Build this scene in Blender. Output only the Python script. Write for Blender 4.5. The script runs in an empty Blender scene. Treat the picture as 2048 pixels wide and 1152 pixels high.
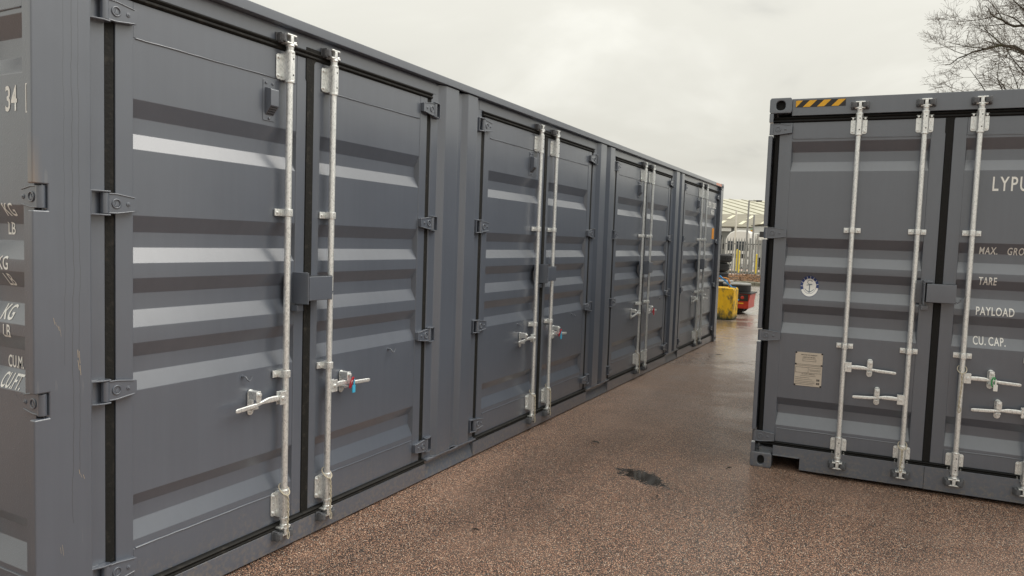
import bpy, bmesh, math, random
from mathutils import Vector, Matrix
R = math.radians
rnd = random.Random(7)
scene = bpy.context.scene
col = scene.collection

# ------------------------------------------------------------------ camera, sky, sun, exposure
cam_d = bpy.data.cameras.new('camera')
cam = bpy.data.objects.new('camera', cam_d)
col.objects.link(cam)
cam.location = (2.8833, -1.6084, 1.7589)
cam.rotation_mode = 'XYZ'
cam.rotation_euler = (R(86.1807), R(-1.9676), R(27.7049))
cam_d.sensor_width = 36.0
cam_d.lens = 1463.87 / 2048 * 36
cam_d.clip_start = 0.05
cam_d.clip_end = 2000
scene.camera = cam

SUN_EL, SUN_AZ = 51.0, 58.0          # azimuth from +y towards +x
world = bpy.data.worlds.new('World')
scene.world = world
world.use_nodes = True
wn = world.node_tree
wn.nodes.clear()
def N(t, kind, **kw):
    n = t.nodes.new(kind)
    for k, v in kw.items():
        setattr(n, k, v)
    return n
def math_node(t, op, a, b=None, c=None, clamp=False):
    n = N(t, 'ShaderNodeMath', operation=op, use_clamp=clamp)
    for i, x in enumerate((a, b, c)):
        if x is None: continue
        if isinstance(x, (int, float)): n.inputs[i].default_value = x
        else: t.links.new(x, n.inputs[i])
    return n.outputs[0]
def mixc(t, fac, a, b, mode='MIX'):
    n = N(t, 'ShaderNodeMix', data_type='RGBA', blend_type=mode)
    for i, x in ((0, fac), (6, a), (7, b)):
        if isinstance(x, (int, float)): n.inputs[i].default_value = x
        elif isinstance(x, tuple): n.inputs[i].default_value = x if len(x) == 4 else (*x, 1)
        else: t.links.new(x, n.inputs[i])
    return n.outputs[2]
def ramp(t, fac, stops, interp='LINEAR'):
    n = N(t, 'ShaderNodeValToRGB')
    n.color_ramp.interpolation = interp
    e = n.color_ramp.elements
    while len(e) < len(stops): e.new(0.5)
    for i, (p, c) in enumerate(stops):
        e[i].position = p
        e[i].color = (c, c, c, 1) if isinstance(c, (int, float)) else (*c, 1)
    t.links.new(fac, n.inputs[0])
    return n.outputs[0]

tc = N(wn, 'ShaderNodeTexCoord')
sky = N(wn, 'ShaderNodeTexSky', sky_type='NISHITA')
sky.sun_disc = False
sky.sun_elevation = R(SUN_EL)
sky.sun_rotation = R(SUN_AZ)
sky.air_density = 1.5
sky.dust_density = 6
sxyz = N(wn, 'ShaderNodeSeparateXYZ')
wn.links.new(tc.outputs['Generated'], sxyz.inputs[0])
zc = math_node(wn, 'MAXIMUM', sxyz.outputs[2], 0.0)
den = math_node(wn, 'ADD', zc, 0.30)
cx = math_node(wn, 'DIVIDE', sxyz.outputs[0], den)
cy = math_node(wn, 'DIVIDE', sxyz.outputs[1], den)
cxyz = N(wn, 'ShaderNodeCombineXYZ')
wn.links.new(cx, cxyz.inputs[0]); wn.links.new(cy, cxyz.inputs[1])
cl = N(wn, 'ShaderNodeTexNoise')
cl.inputs['Scale'].default_value = 1.5
cl.inputs['Detail'].default_value = 5
cl.inputs['Roughness'].default_value = 0.5
cl.inputs['Distortion'].default_value = 0.35
wn.links.new(cxyz.outputs[0], cl.inputs['Vector'])
cloud = ramp(wn, cl.outputs['Fac'], [(0.30, (0.335, 0.33, 0.304)), (0.48, (0.445, 0.436, 0.394)), (0.70, (0.53, 0.522, 0.478))], 'EASE')
# the even brightening of an overcast sky towards the zenith
zen = math_node(wn, 'MULTIPLY_ADD', zc, 1.15, 1.06)
cloud = mixc(wn, 1.0, cloud, zen, 'MULTIPLY')
skyd = mixc(wn, 1.0, sky.outputs[0], (0.09, 0.09, 0.09), 'MULTIPLY')
cover = mixc(wn, 0.94, skyd, cloud)
bg = N(wn, 'ShaderNodeBackground')
wn.links.new(cover, bg.inputs[0])
bg.inputs[1].default_value = 1.0
wo = N(wn, 'ShaderNodeOutputWorld')
wn.links.new(bg.outputs[0], wo.inputs[0])

sun_d = bpy.data.lights.new('sun', 'SUN')
sun = bpy.data.objects.new('sun', sun_d)
col.objects.link(sun)
sun_d.energy = 1.5
sun_d.angle = R(48)
sun_d.color = (1.0, 0.96, 0.9)
sv = Vector((math.sin(R(SUN_AZ)) * math.cos(R(SUN_EL)), math.cos(R(SUN_AZ)) * math.cos(R(SUN_EL)), math.sin(R(SUN_EL))))
sun.rotation_euler = sv.to_track_quat('Z', 'Y').to_euler()
sun.location = (6, -6, 12)

scene.view_settings.view_transform = 'Standard'
scene.view_settings.look = 'None'
scene.view_settings.exposure = 0.52
scene.view_settings.gamma = 1.0
scene.view_settings.use_curve_mapping = False

# ------------------------------------------------------------------ mesh helpers
def weighted_normals(me, lim=math.cos(R(50))):
    """large faces keep their own normal, bevels blend between them, hard edges stay hard"""
    pol = me.polygons
    nn = [p.normal.copy() for p in pol]; ar = [p.area for p in pol]
    at = [[] for _ in me.vertices]
    for p in pol:
        for v in p.vertices: at[v].append(p.index)
    out = [None] * len(me.loops)
    for p in pol:
        n0 = nn[p.index]
        for li, v in zip(p.loop_indices, p.vertices):
            a = Vector((0, 0, 0))
            for q in at[v]:
                if nn[q].dot(n0) > lim: a += nn[q] * ar[q]
            out[li] = a.normalized() if a.length > 1e-12 else n0
    me.normals_split_custom_set(out)
class MB:
    def __init__(s): s.v = []; s.f = []
    def quad(s, *p):
        b = len(s.v); s.v += [tuple(q) for q in p]; s.f.append(tuple(range(b, b + len(p))))
    def box(s, x0, x1, y0, y1, z0, z1):
        b = len(s.v)
        s.v += [(x0, y0, z0), (x1, y0, z0), (x1, y1, z0), (x0, y1, z0), (x0, y0, z1), (x1, y0, z1), (x1, y1, z1), (x0, y1, z1)]
        s.f += [tuple(b + i for i in q) for q in ((0, 3, 2, 1), (4, 5, 6, 7), (0, 1, 5, 4), (1, 2, 6, 5), (2, 3, 7, 6), (3, 0, 4, 7))]
        return s
    def prism(s, poly, d0, d1, fn):
        b = len(s.v); n = len(poly)
        s.v += [fn(a, c, d0) for a, c in poly] + [fn(a, c, d1) for a, c in poly]
        s.f.append(tuple(range(b, b + n))); s.f.append(tuple(range(b + 2 * n - 1, b + n - 1, -1)))
        for i in range(n):
            j = (i + 1) % n
            s.f.append((b + i, b + n + i, b + n + j, b + j))
        return s
    def tube(s, pts, r, n=10, cap=True):
        pts = [Vector(p) for p in pts]
        rs = r if isinstance(r, (list, tuple)) else [r] * len(pts)
        b = len(s.v); up = None
        for i, p in enumerate(pts):
            t = (pts[min(i + 1, len(pts) - 1)] - pts[max(i - 1, 0)]).normalized()
            if up is None:
                up = Vector((0, 0, 1)) if abs(t.z) < 0.9 else Vector((1, 0, 0))
            a = t.cross(up).normalized(); c = t.cross(a).normalized(); up = -c if c.dot(up) < 0 else c
            a = t.cross(up).normalized()
            for k in range(n):
                w = 2 * math.pi * k / n
                q = p + (a * math.cos(w) + up * math.sin(w)) * rs[i]
                s.v.append(tuple(q))
        for i in range(len(pts) - 1):
            for k in range(n):
                k2 = (k + 1) % n
                s.f.append((b + i * n + k, b + i * n + k2, b + (i + 1) * n + k2, b + (i + 1) * n + k))
        if cap:
            s.f.append(tuple(b + k for k in range(n - 1, -1, -1)))
            s.f.append(tuple(b + (len(pts) - 1) * n + k for k in range(n)))
        return s
    def cyl(s, p0, p1, r, n=12): return s.tube([p0, p1], r, n)
    def lathe(s, prof, c, n=28, axis='z'):
        b = len(s.v); m = len(prof)
        for k in range(n):
            w = 2 * math.pi * k / n
            for (r, h) in prof:
                x, y, z = r * math.cos(w), r * math.sin(w), h
                if axis == 'x': x, y, z = h, r * math.cos(w), r * math.sin(w)
                if axis == 'y': x, y, z = r * math.cos(w), h, r * math.sin(w)
                s.v.append((c[0] + x, c[1] + y, c[2] + z))
        for k in range(n):
            k2 = (k + 1) % n
            for i in range(m - 1):
                s.f.append((b + k * m + i, b + k2 * m + i, b + k2 * m + i + 1, b + k * m + i + 1))
        return s
    def ringplate(s, outer, inner, d0, d1, fn):
        """outer and inner: point lists of equal length; a plate with a hole"""
        b = len(s.v); n = len(outer)
        for d in (d0, d1):
            s.v += [fn(a, c, d) for a, c in outer] + [fn(a, c, d) for a, c in inner]
        for i in range(n):
            j = (i + 1) % n
            s.f.append((b + i, b + j, b + n + j, b + n + i))
            s.f.append((b + 2 * n + i, b + 3 * n + i, b + 3 * n + j, b + 2 * n + j))
            s.f.append((b + i, b + 2 * n + i, b + 2 * n + j, b + j))
            s.f.append((b + n + i, b + n + j, b + 3 * n + j, b + 3 * n + i))
        return s
    def build(s, name, mat, parent=None, bevel=0.0, seg=2, loc=(0, 0, 0), rotz=0.0, angle=32, facing=None):
        me = bpy.data.meshes.new(name)
        bm = bmesh.new()
        vs = [bm.verts.new(p) for p in s.v]
        for f in s.f:
            try: bm.faces.new([vs[i] for i in f])
            except ValueError: pass
        bmesh.ops.remove_doubles(bm, verts=bm.verts, dist=1e-6)
        bmesh.ops.recalc_face_normals(bm, faces=bm.faces)
        if facing:                                            # open sheets: make every face look outwards
            fv = Vector(facing)
            bmesh.ops.reverse_faces(bm, faces=[f for f in bm.faces if f.normal.dot(fv) < 0])
        if bevel > 0:
            es = [e for e in bm.edges if len(e.link_faces) == 2 and e.calc_face_angle(0) > R(angle)]
            bmesh.ops.bevel(bm, geom=es, offset=bevel, segments=seg, affect='EDGES', profile=0.5, clamp_overlap=True)
        for f in bm.faces: f.smooth = True
        bm.to_mesh(me); bm.free()
        if len(me.polygons) < 12000: weighted_normals(me)
        me.materials.append(mat)
        return link(name, me, parent, loc, rotz)
def link(name, me, parent=None, loc=(0, 0, 0), rotz=0.0):
    o = bpy.data.objects.new(name, me)
    col.objects.link(o)
    o.location = loc; o.rotation_euler = (0, 0, rotz)
    if parent: o.parent = parent
    return o
def tag(o, label=None, cat=None, group=None, kind=None):
    if label: o['label'] = label
    if cat: o['category'] = cat
    if group: o['group'] = group
    if kind: o['kind'] = kind
    return o
def thing(name, label, cat, loc=(0, 0, 0), rotz=0.0, group=None):
    o = bpy.data.objects.new(name, None)
    o.empty_display_size = 0.2
    col.objects.link(o)
    o.location = loc; o.rotation_euler = (0, 0, rotz)
    return tag(o, label, cat, group)
def inst(o, parent=None, loc=None, rotz=None):
    c = o.copy(); col.objects.link(c)
    if parent is not None: c.parent = parent
    if loc is not None: c.location = loc
    if rotz is not None: c.rotation_euler = (0, 0, rotz)
    return c
def copy_tree(o, parent, loc=None):
    c = inst(o, parent, loc)
    for ch in list(o.children): copy_tree(ch, c)
    return c
XZ = lambda a, c, d: (a, d, c)     # polygon in x,z extruded along y
YZ = lambda a, c, d: (d, a, c)
XY = lambda a, c, d: (a, c, d)

# ------------------------------------------------------------------ materials
def new_mat(name):
    m = bpy.data.materials.new(name); m.use_nodes = True
    t = m.node_tree
    return m, t, t.nodes['Principled BSDF']
def noise(t, vec, scale, detail=4, rough=0.55, dist=0.0):
    n = N(t, 'ShaderNodeTexNoise')
    n.inputs['Scale'].default_value = scale
    n.inputs['Detail'].default_value = detail
    n.inputs['Roughness'].default_value = rough
    n.inputs['Distortion'].default_value = dist
    if vec is not None: t.links.new(vec, n.inputs['Vector'])
    return n.outputs['Fac']
def mapped(t, src, sc=(1, 1, 1), loc=(0, 0, 0)):
    m = N(t, 'ShaderNodeMapping')
    m.inputs['Scale'].default_value = sc
    m.inputs['Location'].default_value = loc
    t.links.new(src, m.inputs['Vector'])
    return m.outputs[0]
def coord(t, k='Object'): return N(t, 'ShaderNodeTexCoord').outputs[k]
def bump(t, b, h, strength, dist=0.01, prev=None):
    n = N(t, 'ShaderNodeBump')
    n.inputs['Strength'].default_value = strength
    n.inputs['Distance'].default_value = dist
    t.links.new(h, n.inputs['Height'])
    if prev is not None: t.links.new(prev, n.inputs['Normal'])
    t.links.new(n.outputs[0], b.inputs['Normal'])
    return n.outputs[0]

PAINT = (0.093, 0.108, 0.137)
def paint_mat(name, base=PAINT, rough=0.36, drops=False, runs=False):
    m, t, b = new_mat(name)
    g = N(t, 'ShaderNodeNewGeometry').outputs['Position']
    oc = coord(t)
    big = noise(t, g, 1.3, 3)
    fine = noise(t, mapped(t, g, (26, 26, 1.6)), 1.0, 4)          # vertical streaks left by rain
    dust = noise(t, g, 9, 6, 0.65)
    k = math_node(t, 'MULTIPLY_ADD', big, 0.18, 0.91)
    k2 = math_node(t, 'MULTIPLY_ADD', fine, 0.16, 0.92)
    kk = math_node(t, 'MULTIPLY', k, k2)
    c = mixc(t, 1.0, (*base, 1), kk, 'MULTIPLY')
    dm = ramp(t, dust, [(0.62, 0.0), (0.90, 0.03)])
    c = mixc(t, dm, c, (0.25, 0.235, 0.205))
    # splash-back from the yard along the foot
    gs = N(t, 'ShaderNodeSeparateXYZ'); t.links.new(g, gs.inputs[0])
    foot = N(t, 'ShaderNodeMapRange'); foot.inputs[1].default_value = 0.30; foot.inputs[2].default_value = 0.02
    t.links.new(math_node(t, 'ADD', gs.outputs[2], math_node(t, 'MULTIPLY_ADD', noise(t, g, 5, 5, 0.7), 0.5, -0.25)), foot.inputs[0])
    spl = math_node(t, 'MULTIPLY', foot.outputs[0], ramp(t, noise(t, g, 38, 4, 0.7), [(0.46, 0.0), (0.70, 0.7)]))
    c = mixc(t, spl, c, (0.23, 0.195, 0.15))
    # pin-head chips and specks
    vo = N(t, 'ShaderNodeTexVoronoi'); vo.inputs['Scale'].default_value = 9
    t.links.new(g, vo.inputs['Vector'])
    sp = ramp(t, vo.outputs['Distance'], [(0.010, 0.8), (0.018, 0.0)])
    vs = N(t, 'ShaderNodeSeparateColor'); t.links.new(vo.outputs['Color'], vs.inputs[0])
    sp = math_node(t, 'MULTIPLY', sp, math_node(t, 'GREATER_THAN', vs.outputs[0], 0.88))
    c = mixc(t, sp, c, (0.36, 0.35, 0.32))
    if runs:
        # two long trickles of water down the post (object space: x along the side, z up)
        sx = N(t, 'ShaderNodeSeparateXYZ'); t.links.new(oc, sx.inputs[0])
        zz = N(t, 'ShaderNodeCombineXYZ'); t.links.new(sx.outputs[2], zz.inputs[2])
        wob = noise(t, zz.outputs[0], 2.2, 5, 0.6)
        tot = None
        for x0, amp, w, z0 in ((0.150, 0.055, 0.0016, 0.55), (0.176, 0.045, 0.0014, 0.75), (0.118, 0.05, 0.0010, 1.2)):
            xx = math_node(t, 'SUBTRACT', sx.outputs[0], math_node(t, 'MULTIPLY_ADD', wob, amp, x0 - amp * 0.5))
            ln = math_node(t, 'LESS_THAN', math_node(t, 'ABSOLUTE', xx), w)
            ln = math_node(t, 'MULTIPLY', ln, math_node(t, 'GREATER_THAN', sx.outputs[2], z0))
            tot = ln if tot is None else math_node(t, 'MAXIMUM', tot, ln)
        c = mixc(t, math_node(t, 'MULTIPLY', tot, 0.55), c, (0.035, 0.037, 0.04))
        # rust bleeding from the weld above the hinge cut-out
        stz = N(t, 'ShaderNodeMapRange'); stz.inputs[1].default_value = 2.10; stz.inputs[2].default_value = 1.915
        t.links.new(sx.outputs[2], stz.inputs[0])
        stx = N(t, 'ShaderNodeMapRange'); stx.inputs[1].default_value = 0.036; stx.inputs[2].default_value = 0.004
        t.links.new(math_node(t, 'ADD', sx.outputs[0], math_node(t, 'MULTIPLY_ADD', noise(t, mapped(t, oc, (60, 60, 4)), 1.0, 3), 0.03, -0.015)), stx.inputs[0])
        lim = math_node(t, 'GREATER_THAN', sx.outputs[2], 1.905)
        rs_ = math_node(t, 'MULTIPLY', math_node(t, 'MULTIPLY', stz.outputs[0], stx.outputs[0]), lim)
        c = mixc(t, math_node(t, 'MULTIPLY', rs_, 0.4), c, (0.30, 0.20, 0.11))
        # pale rubbed patches with a shape of their own
        rub = noise(t, mapped(t, oc, (30, 30, 5), (0, 0, 3.1)), 1.0, 3, 0.5)
        c = mixc(t, ramp(t, rub, [(0.68, 0.0), (0.80, 0.35)]), c, (0.25, 0.25, 0.25))
    t.links.new(c, b.inputs['Base Color'])
    rr = math_node(t, 'MULTIPLY_ADD', big, 0.16, rough - 0.08)
    t.links.new(rr, b.inputs['Roughness'])
    b.inputs['Specular IOR Level'].default_value = 0.7
    b.inputs['Coat Weight'].default_value = 1.0
    t.links.new(math_node(t, 'MULTIPLY_ADD', big, 0.10, 0.18), b.inputs['Coat Roughness'])
    b.inputs['Coat IOR'].default_value = 1.55
    peel = noise(t, g, 160, 2)
    wav = noise(t, g, 2.6, 2)
    n1 = bump(t, b, wav, 0.22, 0.02)
    n2 = bump(t, b, peel, 0.10, 0.002, n1)
    if drops:
        vd = N(t, 'ShaderNodeTexVoronoi', feature='SMOOTH_F1'); vd.inputs['Scale'].default_value = 130
        t.links.new(g, vd.inputs['Vector'])
        h = ramp(t, vd.outputs['Distance'], [(0.1, 1.0), (0.33, 0.0)])
        bump(t, b, h, 0.28, 0.002, n2)
    return m
M_PAINT = paint_mat('dark_grey_paint')
M_POST = paint_mat('dark_grey_paint_with_trickles', runs=True)
M_WET = paint_mat('dark_grey_paint_with_raindrops', rough=0.30, drops=True)
M_PAINT_B = paint_mat('dark_grey_paint_satin', base=(0.100, 0.115, 0.144), rough=0.34)

def simple(name, base, rough=0.6, metal=0.0, var=0.3, scale=20, bumps=0.2, spec=0.5, second=None, lo=0.4, hi=0.7):
    m, t, b = new_mat(name)
    g = coord(t)
    n = noise(t, g, scale, 5)
    if second is None:
        k = math_node(t, 'MULTIPLY_ADD', n, var * 2, 1 - var)
        c = mixc(t, 1.0, (*base, 1), k, 'MULTIPLY')
    else:
        c = mixc(t, ramp(t, n, [(lo, 0.0), (hi, 1.0)]), base, second)
    t.links.new(c, b.inputs['Base Color'])
    b.inputs['Roughness'].default_value = rough
    b.inputs['Metallic'].default_value = metal
    b.inputs['Specular IOR Level'].default_value = spec
    if bumps: bump(t, b, noise(t, g, scale * 3, 4), bumps, 0.01)
    return m
M_RUBBER = simple('black_rubber', (0.012, 0.012, 0.011), 0.65, var=0.45, scale=30, bumps=0.25, second=(0.045, 0.040, 0.034), lo=0.55, hi=0.85, spec=0.25)
M_RUBBER_B = simple('black_rubber_clean', (0.009, 0.009, 0.009), 0.6, var=0.4, scale=40, bumps=0.3, spec=0.25)
def galv_mat():
    m, t, b = new_mat('galvanised_steel')
    g = N(t, 'ShaderNodeNewGeometry').outputs['Position']
    v = N(t, 'ShaderNodeTexVoronoi'); v.inputs['Scale'].default_value = 240
    t.links.new(mapped(t, g, (1, 1, 0.45)), v.inputs['Vector'])
    sc = N(t, 'ShaderNodeSeparateColor'); t.links.new(v.outputs['Color'], sc.inputs[0])
    n = noise(t, mapped(t, g, (1, 1, 0.4)), 130, 4)
    k = math_node(t, 'MULTIPLY_ADD', sc.outputs[0], 0.5, math_node(t, 'MULTIPLY', n, 0.5))
    c = ramp(t, k, [(0.15, (0.56, 0.58, 0.58)), (0.42, (0.82, 0.84, 0.83)), (0.75, (0.95, 0.96, 0.95))])
    t.links.new(c, b.inputs['Base Color'])
    b.inputs['Metallic'].default_value = 0.74
    t.links.new(math_node(t, 'MULTIPLY_ADD', k, 0.22, 0.30), b.inputs['Roughness'])
    bump(t, b, n, 0.15, 0.003)
    return m
M_GALV = galv_mat()
M_KEEP = simple('painted_cast_steel', (0.10, 0.105, 0.115), 0.5, var=0.25, scale=60, bumps=0.3)
M_HOLE = simple('hole_shade_and_rivet_black', (0.012, 0.012, 0.012), 0.8, var=0.2, bumps=0)  # near-black colour standing in for shade inside holes and gaps; rivets use it too
M_WHITE = simple('white_vinyl', (0.86, 0.86, 0.83), 0.5, var=0.05, scale=40, bumps=0)
M_BLUE = simple('navy_print', (0.03, 0.06, 0.20), 0.5, var=0.1, bumps=0)
M_INK = simple('dark_print', (0.10, 0.09, 0.08), 0.6, var=0.15, bumps=0)
M_GREYINK = simple('grey_print', (0.25, 0.29, 0.33), 0.6, var=0.15, bumps=0)
M_PLATE = simple('etched_plate', (0.58, 0.515, 0.435), 0.45, metal=0.15, var=0.10, scale=60, bumps=0.05)
M_YEL = simple('yellow_vinyl', (0.80, 0.42, 0.02), 0.45, var=0.06, bumps=0)
M_BLK = simple('black_vinyl', (0.02, 0.018, 0.018), 0.45, var=0.1, bumps=0)
M_ROPE = simple('rope', (0.52, 0.47, 0.37), 0.9, var=0.3, scale=200, bumps=0.4)
M_RED = simple('red_plastic', (0.62, 0.03, 0.05), 0.35, var=0.05, bumps=0)
M_CYAN = simple('blue_plastic', (0.06, 0.42, 0.66), 0.35, var=0.05, bumps=0)
M_GREEN = simple('green_plastic', (0.03, 0.42, 0.12), 0.35, var=0.05, bumps=0)
M_ORANGE = simple('orange_vinyl', (0.75, 0.30, 0.03), 0.5, var=0.3, scale=60, bumps=0)
M_LBLRED = simple('red_white_label', (0.62, 0.16, 0.08), 0.5, var=0.3, scale=40, bumps=0, second=(0.75, 0.7, 0.62))
M_SCUFF = simple('bare_scratch', (0.46, 0.37, 0.26), 0.6, var=0.4, scale=90, bumps=0)
M_RUST = simple('rust_bleed', (0.20, 0.160, 0.110), 0.75, var=0.3, scale=30, bumps=0.1, second=(0.165, 0.15, 0.135), lo=0.35, hi=0.65)

# ------------------------------------------------------------------ ground
def ground_mat():
    m, t, b = new_mat('wet_chip_asphalt')
    g = N(t, 'ShaderNodeNewGeometry').outputs['Position']
    v = N(t, 'ShaderNodeTexVoronoi'); v.inputs['Scale'].default_value = 172
    v.inputs['Randomness'].default_value = 1.0
    t.links.new(g, v.inputs['Vector'])
    sc = N(t, 'ShaderNodeSeparateColor'); t.links.new(v.outputs['Color'], sc.inputs[0])
    chip = ramp(t, sc.outputs[0], [(0.0, (0.045, 0.036, 0.032)), (0.16, (0.185, 0.096, 0.063)), (0.36, (0.430, 0.215, 0.130)),
                                   (0.56, (0.560, 0.330, 0.215)), (0.72, (0.210, 0.145, 0.118)), (0.87, (0.70, 0.48, 0.34)), (0.975, (0.84, 0.74, 0.62))], 'CONSTANT')
    gap = ramp(t, v.outputs['Distance'], [(0.26, 1.08), (0.58, 0.11)])
    c = mixc(t, 1.0, chip, gap, 'MULTIPLY')
    # worn, tyre-polished and silted patches
    p1 = noise(t, g, 0.55, 6, 0.6)
    p2 = noise(t, mapped(t, g, (1.6, 0.5, 1), (3, 1, 0)), 1.0, 5, 0.6)
    c = mixc(t, ramp(t, p1, [(0.50, 0.0), (0.72, 0.42)]), c, (0.35, 0.225, 0.165))
    c = mixc(t, 1.0, c, ramp(t, p2, [(0.25, 0.94), (0.62, 1.36)]), 'MULTIPLY')
    p3 = noise(t, mapped(t, g, (1.25, 0.16, 1), (7, 2, 0)), 1.0, 4, 0.55)      # wheel tracks along the yard
    c = mixc(t, 1.0, c, ramp(t, p3, [(0.32, 0.84), (0.50, 1.02), (0.66, 1.22)]), 'MULTIPLY')
    # paler tone painted in for the wet sheen farther along the yard
    lane_sheen = N(t, 'ShaderNodeMapRange'); lane_sheen.inputs[1].default_value = 3.5; lane_sheen.inputs[2].default_value = 8.0; lane_sheen.inputs[4].default_value = 0.42
    sl_ = N(t, 'ShaderNodeSeparateXYZ'); t.links.new(g, sl_.inputs[0]); t.links.new(math_node(t, 'ADD', sl_.outputs[1], math_node(t, 'MULTIPLY_ADD', p1, 5.0, -2.5)), lane_sheen.inputs[0])
    c = mixc(t, lane_sheen.outputs[0], c, (0.40, 0.295, 0.235))
    # far from here the yard is plain greyer asphalt
    sx = N(t, 'ShaderNodeSeparateXYZ'); t.links.new(g, sx.inputs[0])
    far = N(t, 'ShaderNodeMapRange'); far.inputs[1].default_value = 13; far.inputs[2].default_value = 17
    t.links.new(sx.outputs[1], far.inputs[0])
    c = mixc(t, far.outputs[0], c, mixc(t, p1, (0.20, 0.165, 0.14), (0.33, 0.28, 0.24)))
    t.links.new(c, b.inputs['Base Color'])
    # wetness: films of water in the low spots
    w1 = noise(t, mapped(t, g, (0.62, 0.75, 1), (1.3, 4.2, 0)), 1.0, 8, 0.66, 0.4)
    w1 = math_node(t, 'ADD', w1, math_node(t, 'MULTIPLY_ADD', noise(t, g, 26, 5, 0.7), 0.30, -0.15))
    nearf = N(t, 'ShaderNodeMapRange'); nearf.inputs[1].default_value = 5.0; nearf.inputs[2].default_value = 12.0
    t.links.new(sx.outputs[1], nearf.inputs[0])
    w1 = math_node(t, 'MULTIPLY_ADD', nearf.outputs[0], 0.07, w1)
    wet = ramp(t, w1, [(0.46, 0.0), (0.58, 1.0)])
    wet = math_node(t, 'MULTIPLY', wet, math_node(t, 'MULTIPLY_ADD', nearf.outputs[0], 0.86, 0.14))
    # standing water in a shallow dip: an ellipse with a stony, broken edge
    px = math_node(t, 'SUBTRACT', sx.outputs[0], 1.315); py = math_node(t, 'SUBTRACT', sx.outputs[1], 3.645)
    ca, sa = math.cos(R(-31)), math.sin(R(-31))
    u = math_node(t, 'ADD', math_node(t, 'MULTIPLY', px, ca), math_node(t, 'MULTIPLY', py, sa))
    w_ = math_node(t, 'SUBTRACT', math_node(t, 'MULTIPLY', py, ca), math_node(t, 'MULTIPLY', px, sa))
    w_ = math_node(t, 'ADD', w_, math_node(t, 'MULTIPLY', u, math_node(t, 'MULTIPLY', u, 0.9)))
    rr = math_node(t, 'SQRT', math_node(t, 'ADD', math_node(t, 'POWER', math_node(t, 'ABSOLUTE', math_node(t, 'DIVIDE', u, 0.25)), 2.0), math_node(t, 'POWER', math_node(t, 'ABSOLUTE', math_node(t, 'DIVIDE', w_, 0.115)), 2.0)))
    rr = math_node(t, 'ADD', rr, math_node(t, 'MULTIPLY_ADD', noise(t, g, 11, 5, 0.65), 1.7, -0.85))
    rr = math_node(t, 'ADD', rr, math_node(t, 'MULTIPLY_ADD', noise(t, g, 48, 3, 0.6), 1.5, -0.75))
    pud = ramp(t, rr, [(0.74, 1.0), (1.02, 0.0)])
    damp = ramp(t, rr, [(0.95, 0.72), (1.9, 1.0)])
    c = mixc(t, 1.0, c, damp, 'MULTIPLY')
    c = mixc(t, pud, c, (0.022, 0.018, 0.014))
    t.links.new(c, b.inputs['Base Color'])
    wet = math_node(t, 'MAXIMUM', wet, pud)
    rough = math_node(t, 'MULTIPLY_ADD', wet, -0.42, 0.50)
    rough = math_node(t, 'MULTIPLY', rough, math_node(t, 'MULTIPLY_ADD', pud, -0.75, 1.0))
    t.links.new(rough, b.inputs['Roughness'])
    b.inputs['Specular IOR Level'].default_value = 0.5
    t.links.new(math_node(t, 'MULTIPLY', math_node(t, 'ADD', math_node(t, 'MULTIPLY', wet, 0.65), math_node(t, 'MULTIPLY_ADD', nearf.outputs[0], 0.25, 0.10)), math_node(t, 'SUBTRACT', 1.0, pud)), b.inputs['Coat Weight'])
    b.inputs['Coat Roughness'].default_value = 0.24
    b.inputs['Coat IOR'].default_value = 1.4
    bs = N(t, 'ShaderNodeBump'); bs.inputs['Distance'].default_value = 0.006
    t.links.new(math_node(t, 'MULTIPLY', math_node(t, 'MULTIPLY_ADD', wet, -0.55, 0.80), math_node(t, 'MULTIPLY', math_node(t, 'MULTIPLY_ADD', pud, -0.97, 1.0), math_node(t, 'MULTIPLY_ADD', far.outputs[0], -0.7, 1.0))), bs.inputs['Strength'])
    h = math_node(t, 'SUBTRACT', 1.0, v.outputs['Distance'])
    h = math_node(t, 'ADD', h, math_node(t, 'MULTIPLY', sc.outputs[1], 0.35))
    t.links.new(h, bs.inputs['Height'])
    b2 = N(t, 'ShaderNodeBump'); b2.inputs['Distance'].default_value = 0.05; t.links.new(math_node(t, 'MULTIPLY', math_node(t, 'MULTIPLY_ADD', pud, -0.25, 0.25), math_node(t, 'MULTIPLY_ADD', far.outputs[0], -0.85, 1.0)), b2.inputs['Strength'])
    t.links.new(noise(t, g, 2.2, 4), b2.inputs['Height'])
    t.links.new(b2.outputs[0], bs.inputs['Normal'])
    t.links.new(bs.outputs[0], b.inputs['Normal'])
    return m
M_GROUND = ground_mat()
GB = 0.0186                                   # the yard rises a touch towards the second container
def gz(x):
    u = min(1, max(0, (x - 0.35) / 1.35)); w = min(1, max(0, (x - 2.13) / 0.4))
    return GB * u * u * (3 - 2 * u) - 0.015 * w * w * (3 - 2 * w)
g = MB()
xs = [-400, -120, -40, -16, -8, -5, -3, -1.5, -0.5, 0.35] + [0.35 + 1.35 * i / 10 for i in range(1, 11)] + [2.13, 2.23, 2.33, 2.43, 2.53, 5, 40, 400]
ys = [-60, -10, 0, 3, 6, 9, 12, 16, 20, 24, 28, 34, 44, 60, 120, 400]
for i in range(len(xs) - 1):
    for j in range(len(ys) - 1):
        g.quad((xs[i], ys[j], gz(xs[i])), (xs[i + 1], ys[j], gz(xs[i + 1])), (xs[i + 1], ys[j + 1], gz(xs[i + 1])), (xs[i], ys[j + 1], gz(xs[i])))
tag(g.build('ground', M_GROUND, facing=(0, 0, 1)), kind='structure')

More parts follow.
